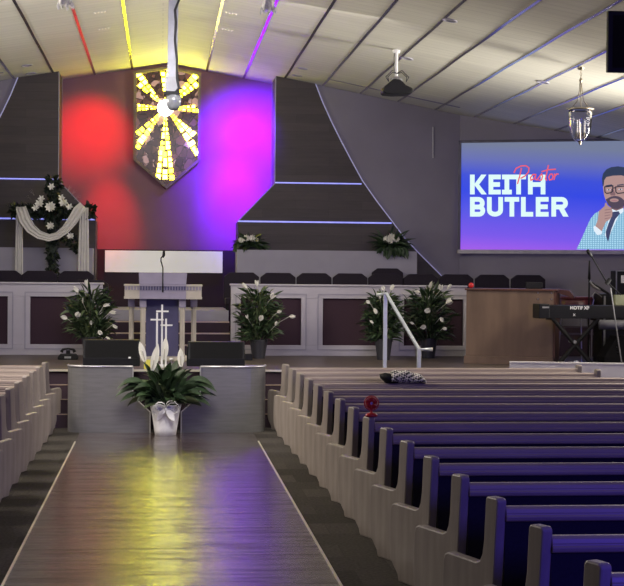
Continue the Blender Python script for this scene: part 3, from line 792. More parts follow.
# drape: swag + two tails
def ribbon(path, widths, depth, folds, dirn='v', nf=14, y=-.16):
    """path: list of centre points (x,z); widths: list"""
    bm = bmesh.new(); prev = None
    for i, (x, z) in enumerate(path):
        d = Vector((path[min(i+1, len(path)-1)][0]-path[max(i-1, 0)][0], path[min(i+1, len(path)-1)][1]-path[max(i-1, 0)][1])).normalized()
        nrm = Vector((-d.y, d.x)); row = []
        for k in range(nf+1):
            u = k/nf-.5; row.append(bm.verts.new((x+nrm.x*u*widths[i], y+depth*math.cos(u*folds*2*PI+i*.15), z+nrm.y*u*widths[i])))
        if prev:
            for k in range(nf): bm.faces.new((prev[k], prev[k+1], row[k+1], row[k]))
        prev = row
    return bm
cl_ = thing('draped_cloth', 'sheer white cloth swagged over the arms of the flower cross', 'cloth', cb)
pa = [(22, 209), (26, 221), (32, 230), (40, 236), (50, 239), (58, 237), (66, 231), (73, 222), (79, 212), (84, 207)]
path = [tuple(rel(x, y-1).xz) for x, y in pa]
o = obj('swag', ribbon(path, [.17, .19, .17, .14, .12, .12, .14, .17, .18, .16], .02, 3, y=-.20), cloth_m, cl_, smooth=True)
zb_ = .55
for (xa, xb, side) in ((15.5, 24, 0), (78, 90, 1)):
    xt_ = rel((xa+xb)/2, 220).x; w = rel(xb, 220).x-rel(xa, 220).x
    path = [(xt_, rel(20, 207).z-(rel(20, 207).z-zb_)*k/8) for k in range(9)]
    o = obj('tail', ribbon(path, [w*(.8+.2*k/8) for k in range(9)], .02, 4, y=-.10), cloth_m, cl_, smooth=True)
for o in kids(cl_):
    md = o.modifiers.new('thickness', 'SOLIDIFY'); md.thickness = .004

# ------------------------------------------------------------------ pulpit
PYY = 22.8; pz = SZ+.012
pp = thing('pulpit', 'cream and lilac pulpit table with fluted columns at the centre of the stage', 'pulpit', (0, 0, 0))
def X_(px): return WX(px, PYY, 300)
def Z_(py): return WZ(163, py, PYY)
obj('base', B(X_(126), X_(199), PYY, PYY+.5, pz, pz+.06), cream, pp, bevel=.01)
zt0, zt1 = Z_(299), Z_(284.5)
for nm, xa, xb, m_, yo in (('entablature_side', 124.5, 139.5, cream, .0), ('entablature_side', 186, 201.5, cream, .0), ('entablature_centre', 139.5, 186, lilac, -.02)):  # centre band: shade and coloured light are put into its lilac
    bm = bmesh.new(); box(bm, X_(xa), X_(xb), PYY+yo, PYY+.5, zt0+.03, zt1-.02); box(bm, X_(xa)-(.0 if xa > 130 else .012), X_(xb)+(.012 if xb > 190 else 0), PYY+yo-.02, PYY+.52, zt1-.025, zt1); box(bm, X_(xa)-(.0 if xa > 130 else .008), X_(xb)+(.008 if xb > 190 else 0), PYY+yo-.015, PYY+.515, zt0, zt0+.035)
    e = obj(nm, bm, m_, pp)
    bm = bmesh.new(); n = max(3, int((xb-xa)/2.6))
    for k in range(n):
        x = X_(xa)+(X_(xb)-X_(xa))*(k+.5)/n; box(bm, x-.011, x+.011, PYY+yo-.016, PYY+yo, zt1-.085, zt1-.03)
    obj('dentils', bm, lilac if m_ is cream else bluepanel, e)  # dentils darkened by colour in place of the shadowed gaps
for (px, yo) in ((131, .42), (143, .10), (182.5, .10), (194.5, .42)):
    for q, (yy, ) in enumerate(((yo,),)):
        z0 = pz+.06; hh = zt0-z0; x = X_(px)
        c = bmesh.new(); lathe(c, [(.05, 0), (.05, .03), (.040, .05), (.038, hh-.16), (.045, hh-.14), (.045, hh-.12)], cx=x, cy=PYY+yy, z0=z0, seg=20, flute=.14)
        co = obj('column', c, cream, pp)
        obj('capital', B(x-.052, x+.052, PYY+yy-.052, PYY+yy+.052, z0+hh-.13, z0+hh), lilac, co, bevel=.006)
# reading desk on top
bm = bmesh.new(); prism(bm, [(X_(139), zt1), (X_(186), zt1), (X_(187), Z_(272.5)), (X_(138.5), Z_(272.5))], 'y', PYY+.05, PYY+.38); obj('reading_desk', bm, lilac, pp, bevel=.008)
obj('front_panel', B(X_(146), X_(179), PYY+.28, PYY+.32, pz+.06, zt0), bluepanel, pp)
# gooseneck microphone on it
gx = X_(162.7)
mk = thing('microphone', 'black gooseneck microphone rising above the pulpit', 'microphone', (gx, PYY+.0, 0))
zq = Z_(291); 
obj('gooseneck', T([(0, -.03, zq), (0.0, -.05, Z_(280)), (.0, -.05, Z_(268)), (-.03, -.05, Z_(261)), (-.03, -.05, Z_(258)), (.0, -.05, Z_(256))], .010, 8), black, mk, smooth=True)
obj('capsule', T([(-.005, -.05, Z_(257.5)), (.012, -.05, Z_(255)), (.012, -.05, Z_(251))], [.015, .024, .018], 10), black, mk, smooth=True)
obj('mount', B(-.012, .012, -.045, -.018, zq-.02, zq+.02), black, mk)

# three crosses behind the peace lily
XY = 21.3
st = thing('cross_stand', 'set of three slim white crosses standing behind the peace lily', 'cross', (0, 0, 0))
def xw(px): return WX(px, XY, 330)
def zw(py): return WZ(160, py, XY)
obj('stand_base', B(xw(150), xw(176), XY-.1, XY+.1, SZ+.012, SZ+.05), white_plastic, st, bevel=.006)
for (x, top, ay, a0, a1, dy) in ((162, 304.5, 311.3, 156, 168.5, 0), (157, 312.5, 319.6, 150.5, 163.5, -.04), (166, 318.5, 325, 160.5, 172.5, -.07)):
    bm = bmesh.new(); box(bm, xw(x)-.013, xw(x)+.013, XY+dy-.012, XY+dy+.012, SZ+.045, zw(top)); box(bm, xw(a0), xw(a1), XY+dy-.013, XY+dy+.011, zw(ay)-.011, zw(ay)+.011)
    obj('cross', bm, white_plastic, st)
o = thing('offering_box', 'small bright yellow box behind the front peace lily', 'box', (WX(148, 21.0), 21.0, SZ+.012))
obj('box_body', B(-.05, .05, -.03, .03, 0, .11), mat('yellow_paint', (.75, .68, .1), .5), o); obj('box_lid', B(-.053, .053, -.033, .033, .11, .125), MATS['yellow_paint'], o)
o = thing('candle_holder', 'small silver candle holder behind the front peace lily', 'candle holder', (WX(171.5, 21.0), 21.0, SZ+.012))
obj('holder', Lt([(.04, 0), (.04, .01), (.012, .02), (.012, .11), (.035, .13), (.03, .15), (0, .14)], 16), metal, o, smooth=True)

# ------------------------------------------------------------------ small black device(s) at the rails
def device(label, px, Y):
    t = thing('telephone', label, 'telephone', (WX(px, Y), Y, SZ+.012))
    bm = bmesh.new(); prism(bm, [(-.15, 0), (.15, 0), (.155, .03), (.12, .085), (-.12, .085), (-.155, .03)], 'y', -.1, .1); obj('body', bm, black, t, bevel=.02)
    obj('label_plate', B(-.05, .05, -.108, -.1, .02, .05), metal, t)
    obj('cradle', B(-.03, .03, -.03, .03, .085, .14), black, t)
    obj('handset', T([(-.10, 0, .11), (-.08, 0, .15), (0, 0, .165), (.08, 0, .15), (.10, 0, .11)], [.028, .02, .014, .02, .028], 10), black, t, smooth=True)
    return t
device('small black desk telephone with a silver plate, on the stage beside the left lily', 68.5, 23.2)
o = thing('water_bottle', 'clear plastic water bottle on the stage left of the lily at the right choir rail', 'bottle', (WX(243.5, 23.3), 23.3, SZ+.012))
obj('bottle_body', Lt([(.03, 0), (.033, .02), (.033, .14), (.014, .18), (.014, .2), (0, .2)], 16), glass, o, smooth=True)
obj('cap', Lt([(.016, .2), (.016, .22), (0, .22)], 12), white_plastic, o)
o = obj('cable_box', B(-.06, .06, -.05, .05, 0, .10), black, loc=(WX(249, 23.1), 23.1, SZ+.012), bevel=.01); tag(o, 'small black box on the stage at the foot of the lily right of the stairs', 'box')

# ------------------------------------------------------------------ hand rail
hr = thing('handrail', 'silver metal handrail with two posts at the stage steps', 'handrail')
hy1, hy2 = 20.95, 20.38
A1 = atY(385.5, 293.5, hy1); A0 = atY(376.5, 295, hy1+.0); B1 = atY(419, 349.5, hy2); B2 = atY(432, 349.5, hy2)
obj('post', B(A1.x-.028, A1.x+.028, hy1-.02, hy1+.02, SZ+.012, A1.z), alu, hr, bevel=.008)
obj('post', B(B1.x-.028, B1.x+.028, hy2-.02, hy2+.02, .185, B1.z), alu, hr, bevel=.008)
obj('rail', T([tuple(A0), tuple(A1+Vector((.01, 0, 0))), tuple(B1), tuple(B2)], 0.026, 10), alu, hr, smooth=True)
obj('end_cap', Lt([(0, -.012), (.028, -.01), (.028, .006), (0, .01)], 14), edge_bright, hr, loc=tuple(B2+Vector((0, -.0, 0)))).rotation_euler = (PI/2, 0, R(90))

# ------------------------------------------------------------------ organ cabinet
OY = 22.4
og = thing('wooden_cabinet', 'large brown wooden console cabinet on the stage right of the choir rail', 'cabinet')
ox0, ox1 = WX(465.5, OY), WX(465.5, OY)+1.32
oz1 = WZ(500, 288.5, OY)
ob = pz = SZ+.012
og_r = R(-19); og.rotation_euler = (0, 0, og_r); _p = Vector((ox0, OY, 0)); og.location = _p-Matrix.Rotation(og_r, 3, 'Z') @ _p
obj('body', B(ox0+.01, ox1, OY+.02, OY+.75, ob+.12, oz1-.03), organ_wood, og, bevel=.006)
obj('side_panel', B(ox1, ox1+.03, OY+.03, OY+.95, ob+.02, oz1-.05), organ_dark, og)
obj('top_board', B(ox0-.012, ox1+.05, OY-.015, OY+.80, oz1-.03, oz1), organ_dark, og, bevel=.006)
obj('plinth', B(ox0-.015, ox1+.01, OY-.01, OY+.76, ob, ob+.12), organ_wood, og, bevel=.006)
bm = bmesh.new(); prism(bm, [(ox1-.1, oz1), (ox1+.2, oz1-.02), (ox1+.28, oz1-.12), (ox1+.26, oz1-.14), (ox1+.03, oz1-.06)], 'y', OY+.5, OY+.9); obj('rear_shelf', bm, organ_dark, og)
for v in [Vector((ox1-dx_, 0, oz1-dz_)) for dx_ in (.23, .03) for dz_ in (.06, .15)]:
    obj('screw', Lt([(0, -.006), (.012, -.004), (.012, .004)], 10), metal, og, loc=(v.x, OY+.015, v.z)).rotation_euler = (R(90), 0, 0)
o = obj('red_ball', Lt([(.0, 0)]+[(.043*math.sin(PI*k/10), .043-.043*math.cos(PI*k/10)) for k in range(1, 10)]+[(0, .086)], 16), red_pl, smooth=True, loc=(WX(471, OY+.12), OY+.12, oz1)); tag(o, 'small red ball on the left corner of the wooden cabinet', 'ball')
o = obj('laptop', B(-.13, .13, -.012, .012, 0, .10), black, bevel=.006, loc=(WX(534, OY+.05), OY+.05, oz1)); tag(o, 'small dark upright device on top of the wooden cabinet', 'device')

# ------------------------------------------------------------------ keyboard and stand
KY = 21.5
def K(px, py, dy=0): return atY(px, py, KY+dy)
kb = thing('keyboard', 'black electronic keyboard seen from behind with white lettering', 'keyboard')
k0, k1 = K(540, 312), K(655, 312); z0, z1 = K(580, 318.5).z, K(580, 305).z
bm = bmesh.new(); prism(bm, [(0, z0), (.38, z0), (.38, z0+.05), (.10, z1), (0, z1-.01)], 'x', k0.x, k1.x)
for v in bm.verts: v.co.y += KY
obj('case', bm, black, kb, bevel=.006)
obj('end_block', B(k0.x-.02, k0.x+.14, KY-.02, KY+.36, z0-.005, z1+.01), black, kb, bevel=.01)
obj('label_strip', B(k0.x+.03, k0.x+.13, KY-.024, KY-.02, z1-.05, z1-.025), gray_plastic, kb)
def text(s, size, m_, parent, loc, rot, name='lettering', bold=0, shear=0):
    cu = bpy.data.curves.new(name, 'FONT'); cu.body = s; cu.size = size; cu.extrude = .0008; cu.offset = bold; cu.shear = shear
    o = bpy.data.objects.new(name, cu); C.objects.link(o)
    dg = bpy.context.evaluated_depsgraph_get(); me = bpy.data.meshes.new_from_object(o.evaluated_get(dg))
    bpy.data.objects.remove(o); o = bpy.data.objects.new(name, me); C.objects.link(o); me.materials.clear(); me.materials.append(m_)
    o.location = loc; o.rotation_euler = rot; o.parent = parent; return o
v = K(570, 309.3); text('MOTIF XF', .066, white_print, kb, (v.x, KY-.002, v.z), (PI/2, 0, 0), bold=.002)
v = K(573, 316); text('X', .05, white_print, kb, (v.x, KY-.002, v.z), (PI/2, 0, 0), bold=.001)
ks = thing('keyboard_stand', 'black double braced X stand under the keyboard', 'keyboard stand')
fl = SZ+.012
for dy in (.05, .28):
    for (pa_, pb_) in (((553, 319.5), (593, 363)), ((598, 319.5), (557, 363))):
        A_ = K(*pa_, dy); B_ = K(*pb_, dy); A_.z = z0-.012; B_.z = fl+.02
        obj('leg', T([tuple(A_), tuple(B_)], .030, 8), black, ks)
for (px_) in (553, 598):
    v = K(px_, 319); obj('support', B(v.x-.02, v.x+.02, KY, KY+.34, z0-.03, z0), black, ks)
for (px_) in (557, 593):
    v = K(px_, 363); obj('foot', B(v.x-.03, v.x+.03, KY, KY+.36, fl, fl+.03), black, ks)
v = K(575.5, 342); obj('pivot', T([(v.x, KY+.02, v.z), (v.x, KY+.31, v.z)], .025, 10), gray_plastic, ks)

# ------------------------------------------------------------------ microphone stands etc
MY = 21.2
def M_(px, py, dy=0): return atY(px, py, MY+dy)
ms = thing('microphone_stand', 'boom microphone stand with its arm rising left in front of the screen', 'microphone stand')
q0, q1 = M_(610.5, 288), M_(622, 366); q1.z = fl
obj('pole', T([tuple(q0), (q1.x, MY, fl+.06)], .010, 8), gray_plastic, ms)
obj('boom', T([tuple(M_(621, 295)), tuple(M_(606, 281)), tuple(M_(590, 253.5))], .010, 8), black, ms)
obj('clutch', T([tuple(M_(606, 284)), tuple(M_(610, 279))], .03, 10), black, ms)
obj('microphone', T([tuple(M_(592, 256.5)), tuple(M_(588.5, 252)), tuple(M_(587, 250))], [.016, .03, .024], 12), black, ms, smooth=True)
for az in (90, 210, 330): obj('leg', T([(q1.x, MY, fl+.10), (q1.x+.3*math.cos(R(az)), MY+.3*math.sin(R(az)), fl+.012)], .010, 6), black, ms)
ms = thing('microphone_stand', 'short upright microphone stand with a silver clip behind the keyboard', 'microphone stand')
MY2 = 22.45
def M2(px, py): return atY(px, py, MY2)
b_ = M2(589, 300)
obj('pole', T([(b_.x, MY2, fl+.02), (b_.x, MY2, M2(589, 279).z)], .013, 8), black, ms)
obj('microphone', T([(b_.x, MY2, M2(589, 279).z), (b_.x, MY2, M2(589, 260.5).z)], [.022, .012], 10), black, ms, smooth=True)
obj('clip', T([tuple(M2(589.5, 281)), tuple(M2(593, 286)), tuple(M2(600, 290))], [.02, .026, .016], 8), metal, ms)
obj('arm', T([tuple(M2(590, 282)), tuple(M2(609, 294))], .02, 8), black, ms)
obj('base', Lt([(.16, 0), (.16, .02), (.02, .035), (0, .035)], 20), black, ms, loc=(b_.x, MY2, fl))
# second cymbal style arm stand with metal tube
ms = thing('music_stand', 'thin silver bent stand rising behind the keyboard lettering', 'stand')
v0 = M2(594, 306); 
obj('bent_arm', T([tuple(atY(592, 306, 22.2)), tuple(atY(594, 300, 22.2)), tuple(atY(592, 296, 22.2)), tuple(atY(595, 292, 22.2)), tuple(atY(602, 297, 22.2))], .008, 6), metal, ms)
vv = atY(592, 306, 22.2); obj('pole', T([(vv.x, 22.2, fl+.01), tuple(vv)], .012, 8), metal, ms)
obj('base', Lt([(.12, 0), (.12, .015), (0, .03)], 16), black, ms, loc=(vv.x, 22.2, fl))
# amplifier
AYY = 22.6
am = thing('guitar_amplifier', 'black amplifier head with silver frame and white label at the right edge', 'amplifier')
v0, v1 = atY(616, 294, AYY), atY(650, 271, AYY)
obj('cabinet', B(v0.x, v1.x, AYY, AYY+.3, v0.z, v1.z), black, am, bevel=.01)
bm = bmesh.new(); box(bm, v0.x-.006, v0.x+.012, AYY-.008, AYY+.01, v0.z, v1.z+.004); box(bm, v0.x-.006, v1.x, AYY-.008, AYY+.01, v1.z-.01, v1.z+.006); obj('frame_trim', bm, metal, am)
w0, w1 = atY(621, 283, AYY), atY(640, 275.5, AYY); obj('label_plate', B(w0.x, w1.x, AYY-.006, AYY, w0.z, w1.z), white_plastic, am)
# equipment rack carrying it
o = thing('equipment_rack', 'tall black equipment rack behind the keyboard at the right edge', 'equipment rack')
r0 = atY(602, 300, AYY); obj('case', B(r0.x, v1.x+.1, AYY-.02, AYY+.45, fl, v0.z), black, o, bevel=.01)
obj('front_rail', B(r0.x+.02, r0.x+.05, AYY-.03, AYY-.02, fl+.05, v0.z-.03), gray_plastic, o)
obj('front_rail', B(v1.x, v1.x+.03, AYY-.03, AYY-.02, fl+.05, v0.z-.03), gray_plastic, o)
# burgundy drum behind
dr = thing('drum', 'burgundy drum shell peeking out behind the keyboard', 'drum', (WX(577, 23.2), 23.2, fl))
hz = WZ(577, 296.5, 23.2)-fl
obj('shell', Lt([(.26, hz-.30), (.26, hz-.02)], 28), burgundy, dr, smooth=True)
obj('drum_head', Lt([(.262, hz-.02), (.262, hz-.012), (0, hz-.010)], 28), burgundy, dr); obj('hoop', Lt([(.27, hz-.04), (.275, hz-.015), (.265, hz)], 28), burgundy, dr)
for az in (30, 150, 270): obj('leg', T([(.24*math.cos(R(az)), .24*math.sin(R(az)), hz-.2), (.30*math.cos(R(az)), .30*math.sin(R(az)), 0.008)], .01, 6), metal, dr)
# grey padded tube
GYY = 22.1
v = atY(613, 325, GYY)
o = thing('bass_drum', 'grey drum lying on its side under the keyboard at the right edge', 'drum')
obj('shell', T([(v.x-.18, GYY+.1, v.z), (v.x+.45, GYY+.1, v.z)], .075, 20), mat('grey_vinyl', (.2, .2, .22), .5), o, smooth=True)
for dx in (-.13, .4): obj('leg', T([(v.x+dx, GYY+.1, v.z), (v.x+dx, GYY+.1, fl)], .014, 6), black, o)
# floor wedge
WYY = 21.75
v0 = atY(604, 363, WYY); o = thing('floor_monitor', 'dark wedge monitor on the stage floor under the right end of the keyboard', 'speaker')
bm = bmesh.new(); zt_ = WZ(618, 336, WYY); prism(bm, [(v0.x, fl), (v0.x+.42, fl), (v0.x+.42, zt_), (v0.x+.20, zt_), (v0.x, fl+.14)], 'y', WYY, WYY+.35); obj('cabinet', bm, dark_grille, o, bevel=.008)
for (px, py) in ((617, 347), (617.5, 352)):
    q = atY(px, py, WYY); obj('knob', Lt([(0, -.012), (.013, -.010), (.013, .0)], 10), gray_plastic, o, loc=(q.x, WYY, q.z)).rotation_euler = (R(90), 0, 0)
# litter on stage
o = thing('plastic_bag', 'crumpled pale plastic bag on the stage between the stand legs', 'bag', (WX(576, 21.6), 21.62, fl))
bm = bmesh.new(); bmesh.ops.create_icosphere(bm, subdivisions=3, radius=1)
rn = random.Random(4)
for v in bm.verts:
    k = 1+.28*math.sin(v.co.x*7+v.co.y*3)*math.cos(v.co.z*6+v.co.x*2); v.co = Vector((v.co.x*.10*k, v.co.y*.06*k, max(0, (v.co.z+.7)*.045*k)))
obj('bag', bm, paper, o, smooth=False); obj('knot', Lt([(.01, .06), (.02, .08), (.005, .095), (0, .095)], 8), paper, o)
o = obj('blue_pouch', B(-.06, .06, -.03, .03, 0, .025), blue_pl, bevel=.01, loc=(WX(571, 21.0), 21.0, fl)); tag(o, 'small flat blue packet near the stage edge under the keyboard', 'packet')
o = obj('green_box', B(-.04, .12, -.05, .05, 0, .16), mat('olive_card', (.25, .26, .16), .6), bevel=.004, loc=(K(621, 312).x, KY+.05-.11, z0-.0)); 
o.location.y = KY+.2; o.location.z = z0+.05+.02; tag(o, 'pale olive box standing on the keyboard at the right edge', 'box'); o.location.z = z1-.01

# ------------------------------------------------------------------ white low partition behind the front pews
a0, a1 = atY(509.5, 361.5, 20.05), atY(660, 367.5, 19.6)
part_paint = mat('partition_paint', (.78, .76, .74), .5, var=.03)
lp = thing('low_partition', 'white low partition behind the right end of the front pews', 'partition')
bm = bmesh.new()
d = Vector((a1.x-a0.x, 19.6-20.05, 0)); nrm = Vector((-d.y, d.x, 0)).normalized()*.08
vv = [Vector((a0.x, 20.05, 0)), Vector((a1.x, 19.6, 0))]; vv += [vv[1]+nrm, vv[0]+nrm]
lo = [bm.verts.new(q) for q in vv]; hi = [bm.verts.new(q+Vector((0, 0, a0.z-.02))) for q in vv]
bm.faces.new(lo[::-1]); bm.faces.new(hi)
for i in range(4): bm.faces.new((lo[i], lo[(i+1) % 4], hi[(i+1) % 4], hi[i]))
obj('panel', bm, part_paint, lp, bevel=.006)
bm = bmesh.new(); e_ = nrm*.12
vv2 = [vv[0]-e_, vv[1]-e_, vv[2]+e_, vv[3]+e_]
lo = [bm.verts.new(q+Vector((0, 0, a0.z-.02))) for q in vv2]; hi = [bm.verts.new(q+Vector((0, 0, a0.z))) for q in vv2]
bm.faces.new(lo[::-1]); bm.faces.new(hi)
for i in range(4): bm.faces.new((lo[i], lo[(i+1) % 4], hi[(i+1) % 4], hi[i]))
obj('cap', bm, part_paint, lp)

# ------------------------------------------------------------------ scarf on third/fourth pew
def houndstooth():
    m = bpy.data.materials.new('knit_check'); m.use_nodes = True; nt, N, L = nodes(m); b = N['Principled BSDF']
    tc = N.new('ShaderNodeTexCoord'); ck = N.new('ShaderNodeTexChecker'); ck.inputs['Scale'].default_value = 42
    ck.inputs['Color1'].default_value = (.78, .75, .66, 1); ck.inputs['Color2'].default_value = (.05, .05, .055, 1)
    mp = N.new('ShaderNodeMapping'); mp.inputs['Rotation'].default_value = (.3, .5, .6)
    L.new(tc.outputs['Object'], mp.inputs[0]); L.new(mp.outputs[0], ck.inputs['Vector']); L.new(ck.outputs['Color'], b.inputs['Base Color']); b.inputs['Roughness'].default_value = .95
    return m
i_ = 3; sy = PY(i_)+.05
s0, s1 = WX(381, sy, 378), WX(425.5, sy, 378)
sf = thing('knitted_scarf', 'black and cream checked knitted scarf lying over a pew back', 'scarf', ((s0+s1)/2, sy, .853))
bm = bmesh.new(); L_ = (s1-s0); prev = None; n = 22
for i in range(n+1):
    u = i/n; x = -L_/2+L_*.22+(L_*.78)*u
    hgt = .15*(math.sin(PI*min(1, .3+u*.62))**.6)*(1-.12*u)*(1 if u < .97 else .7)+.008*math.sin(u*17)
    ring = []
    for k in range(14):
        t_ = 2*PI*k/14; yy = .075*math.cos(t_)*(1+.1*math.sin(u*9+k)); zz = hgt/2+hgt/2*math.sin(t_)
        ring.append(bm.verts.new((x, yy, max(0.0, zz) - max(0, abs(yy)-.05)*.6)))
    if prev:
        for k in range(14): bm.faces.new((prev[k], prev[(k+1) % 14], ring[(k+1) % 14], ring[k]))
    else: bm.faces.new(ring[::-1])
    prev = ring
bm.faces.new(prev)
obj('knit', bm, houndstooth(), sf, smooth=True)
bm = bmesh.new(); lathe(bm, [(0, -.02), (.06, 0), (.075, .06), (.06, .11), (0, .13)], seg=12, sx=1.35)
for v in bm.verts: v.co.x += -L_/2+.11; v.co.x += (v.co.z-.03)*-.6; v.co.z = max(0, v.co.z*.9)
obj('lining', bm, black, sf, smooth=True)

# ------------------------------------------------------------------ red fan on pew end
i_ = 8
fx, fy = PX(i_)+.025, PY(i_)+.055
fn = thing('desk_fan', 'small red plastic fan standing on top of a pew end', 'fan', (fx, fy, .902))
obj('base', Lt([(.052, 0), (.055, .012), (.04, .025), (.012, .032), (0, .032)], 20, sx=1.0, sy=.8), red_pl, fn, smooth=True)
obj('neck', T([(0.0, 0, .028), (.0, .012, .065)], .011, 8), red_pl, fn)
bm = bmesh.new()
for k in range(24):
    t_ = 2*PI*k/24; c_, s_ = math.cos(t_), math.sin(t_)
    tube(bm, [(.014*c_, -.022, .112+.014*s_), (.045*c_, -.018, .112+.045*s_), (.060*c_, .0, .112+.060*s_), (.045*c_, .018, .112+.045*s_), (.012*c_, .022, .112+.012*s_)], .0032, 4)
tube(bm, [(.060*math.cos(2*PI*k/24), 0, .112+.060*math.sin(2*PI*k/24)) for k in range(25)], .005, 6, cap=False)
obj('cage', bm, red_pl, fn, smooth=True)
bm = bmesh.new()
for k in range(5):
    t_ = 2*PI*k/5; pts = []
    vv = [bm.verts.new((r_*math.cos(t_+d_), y_, .112+r_*math.sin(t_+d_))) for r_, d_, y_ in ((.012, 0, 0), (.048, -.15, .007), (.052, .35, .0), (.048, .75, -.007), (.012, .5, 0))]
    bm.faces.new(vv)
o = obj('blades', bm, red_pl, fn); md = o.modifiers.new('thickness', 'SOLIDIFY'); md.thickness = .002
o = obj('hub', Lt([(0, -.03), (.013, -.028), (.015, -.0), (0, 0)], 14), mat('hub_plastic', (.55, .5, .75), .3), fn, loc=(0, 0, .112)); o.rotation_euler = (R(0), 0, 0)  # bluish light on the hub is put into its colour
o.location = (0, -.0, .112); o.rotation_euler = (R(-90), 0, 0)
o.data.transform(Matrix.Rotation(PI, 4, 'X')); 

# ------------------------------------------------------------------ screen
d2 = Vector((SX-kx, SY-YF, 0)); L2 = d2.length; d2.normalize(); n2v = Vector((d2.y, -d2.x, 0))   # towards the room
def on_wall(px, py, off=.10):
    """point where the pixel ray meets the plane parallel to the splayed wall"""
    p0 = Vector((kx, YF, 0))+n2v*off; d = ray(px, py); tt = (p0-Vector((0, 0, H))).dot(n2v)/d.dot(n2v); v = Vector((0, 0, H))+d*tt
    return ((v-p0).dot(d2), v.z)
sL, szt = on_wall(461.5, 143); _, szb = on_wall(461.5, 249.6); sR = on_wall(685, 250)[0]
scr = thing('projection_screen', 'large wall screen showing white lettering and a man in a light blue suit', 'screen', (kx+n2v.x*.10, YF+n2v.y*.10, 0), math.atan2(d2.y, d2.x))
Wd = sR-sL; Ht = szt-szb
m = bpy.data.materials.new('screen_gradient'); m.use_nodes = True; nt, N, L = nodes(m); b = N['Principled BSDF']; b.inputs['Base Color'].default_value = (.02, .02, .03, 1); b.inputs['Roughness'].default_value = .5
tc = N.new('ShaderNodeTexCoord'); sp = N.new('ShaderNodeSeparateXYZ'); L.new(tc.outputs['Object'], sp.inputs[0])
mr = N.new('ShaderNodeMapRange'); mr.inputs[1].default_value = szb; mr.inputs[2].default_value = szt; L.new(sp.outputs['Z'], mr.inputs[0])
mx_ = N.new('ShaderNodeMath'); mx_.operation = 'MULTIPLY_ADD'; mx_.inputs[1].default_value = .03; L.new(sp.outputs['X'], mx_.inputs[0]); L.new(mr.outputs[0], mx_.inputs[2])
cr = N.new('ShaderNodeValToRGB'); e = cr.color_ramp.elements
e[0].position = 0; e[0].color = lin((160, 88, 232))+(1,); e[1].position = 1; e[1].color = lin((112, 122, 150))+(1,)
for pos, c in ((.15, (118, 82, 232)), (.38, (78, 80, 228)), (.56, (40, 66, 225)), (.70, (52, 74, 214)), (.86, (98, 108, 178))): q = e.new(pos); q.color = lin(c)+(1,)
L.new(mx_.outputs[0], cr.inputs['Fac']); L.new(cr.outputs['Color'], b.inputs['Emission Color']); b.inputs['Emission Strength'].default_value = 1.0
obj('picture', B(sL, sR, 0, .03, szb, szt), m, scr)
bm = bmesh.new(); fw = .045
box(bm, sL-fw, sL, -.03, .07, szb-fw, szt+fw); box(bm, sR, sR+fw, -.03, .07, szb-fw, szt+fw); box(bm, sL-fw, sR+fw, -.03, .07, szt, szt+fw)
obj('screen_frame', bm, mat('screen_frame', (.09, .085, .12), .4, .3), scr)
obj('lower_frame', B(sL-fw, sR+fw, -.06, .07, szb-.07, szb), mat('screen_sill', (.42, .40, .44), .4, .5), scr)
def em(name, c, s=1.0): return mat(name, (.02, .02, .02), .6, var=.01, emit=lin(c), es=s)
e_white = em('letter_white', (222, 250, 248), 1.0); e_red = em('letter_coral', (238, 92, 105))
def SP(px, py): u, z = on_wall(px, py, .10); return (u, z)
def flat(name, pts, m_, layer, parent=scr, px=True):
    bm = bmesh.new(); q = [SP(*p_) for p_ in pts] if px else pts
    vs_ = [bm.verts.new((u, -.0015*layer, z)) for u, z in q]; f = bm.faces.new(vs_); bm.faces.ensure_lookup_table()
    bmesh.ops.triangulate(bm, faces=bm.faces[:])
    return obj(name, bm, m_, parent)
def stroke(bm, pts, w, layer, closed=False):
    """mitred ribbon in pixel space"""
    n = len(pts); Lf, Rt = [], []
    for i in range(n):
        a_ = Vector(pts[i-1]) if (i > 0 or closed) else None; c_ = Vector(pts[i]); b_ = Vector(pts[(i+1) % n]) if (i < n-1 or closed) else None
        d1 = (c_-a_).normalized() if a_ is not None else (b_-c_).normalized(); dd = (b_-c_).normalized() if b_ is not None else d1
        t_ = (d1+dd); t_ = t_.normalized() if t_.length > .01 else dd; nn = Vector((-t_.y, t_.x)); k = 1/max(.5, nn.dot(Vector((-d1.y, d1.x))))
        Lf.append(c_+nn*w/2*k); Rt.append(c_-nn*w/2*k)
    VL_ = [bm.verts.new((SP(*q)[0], -.0015*layer, SP(*q)[1])) for q in Lf]; VR_ = [bm.verts.new((SP(*q)[0], -.0015*layer, SP(*q)[1])) for q in Rt]
    for i in range(n if closed else n-1):
        j = (i+1) % n; bm.faces.new((VL_[i], VL_[j], VR_[j], VR_[i]))
def arc(cx_, cy_, rx_, ry_, a0_, a1_, n=8): return [(cx_+rx_*math.cos(R(a0_+(a1_-a0_)*k/n)), cy_+ry_*math.sin(R(a0_+(a1_-a0_)*k/n))) for k in range(n+1)]
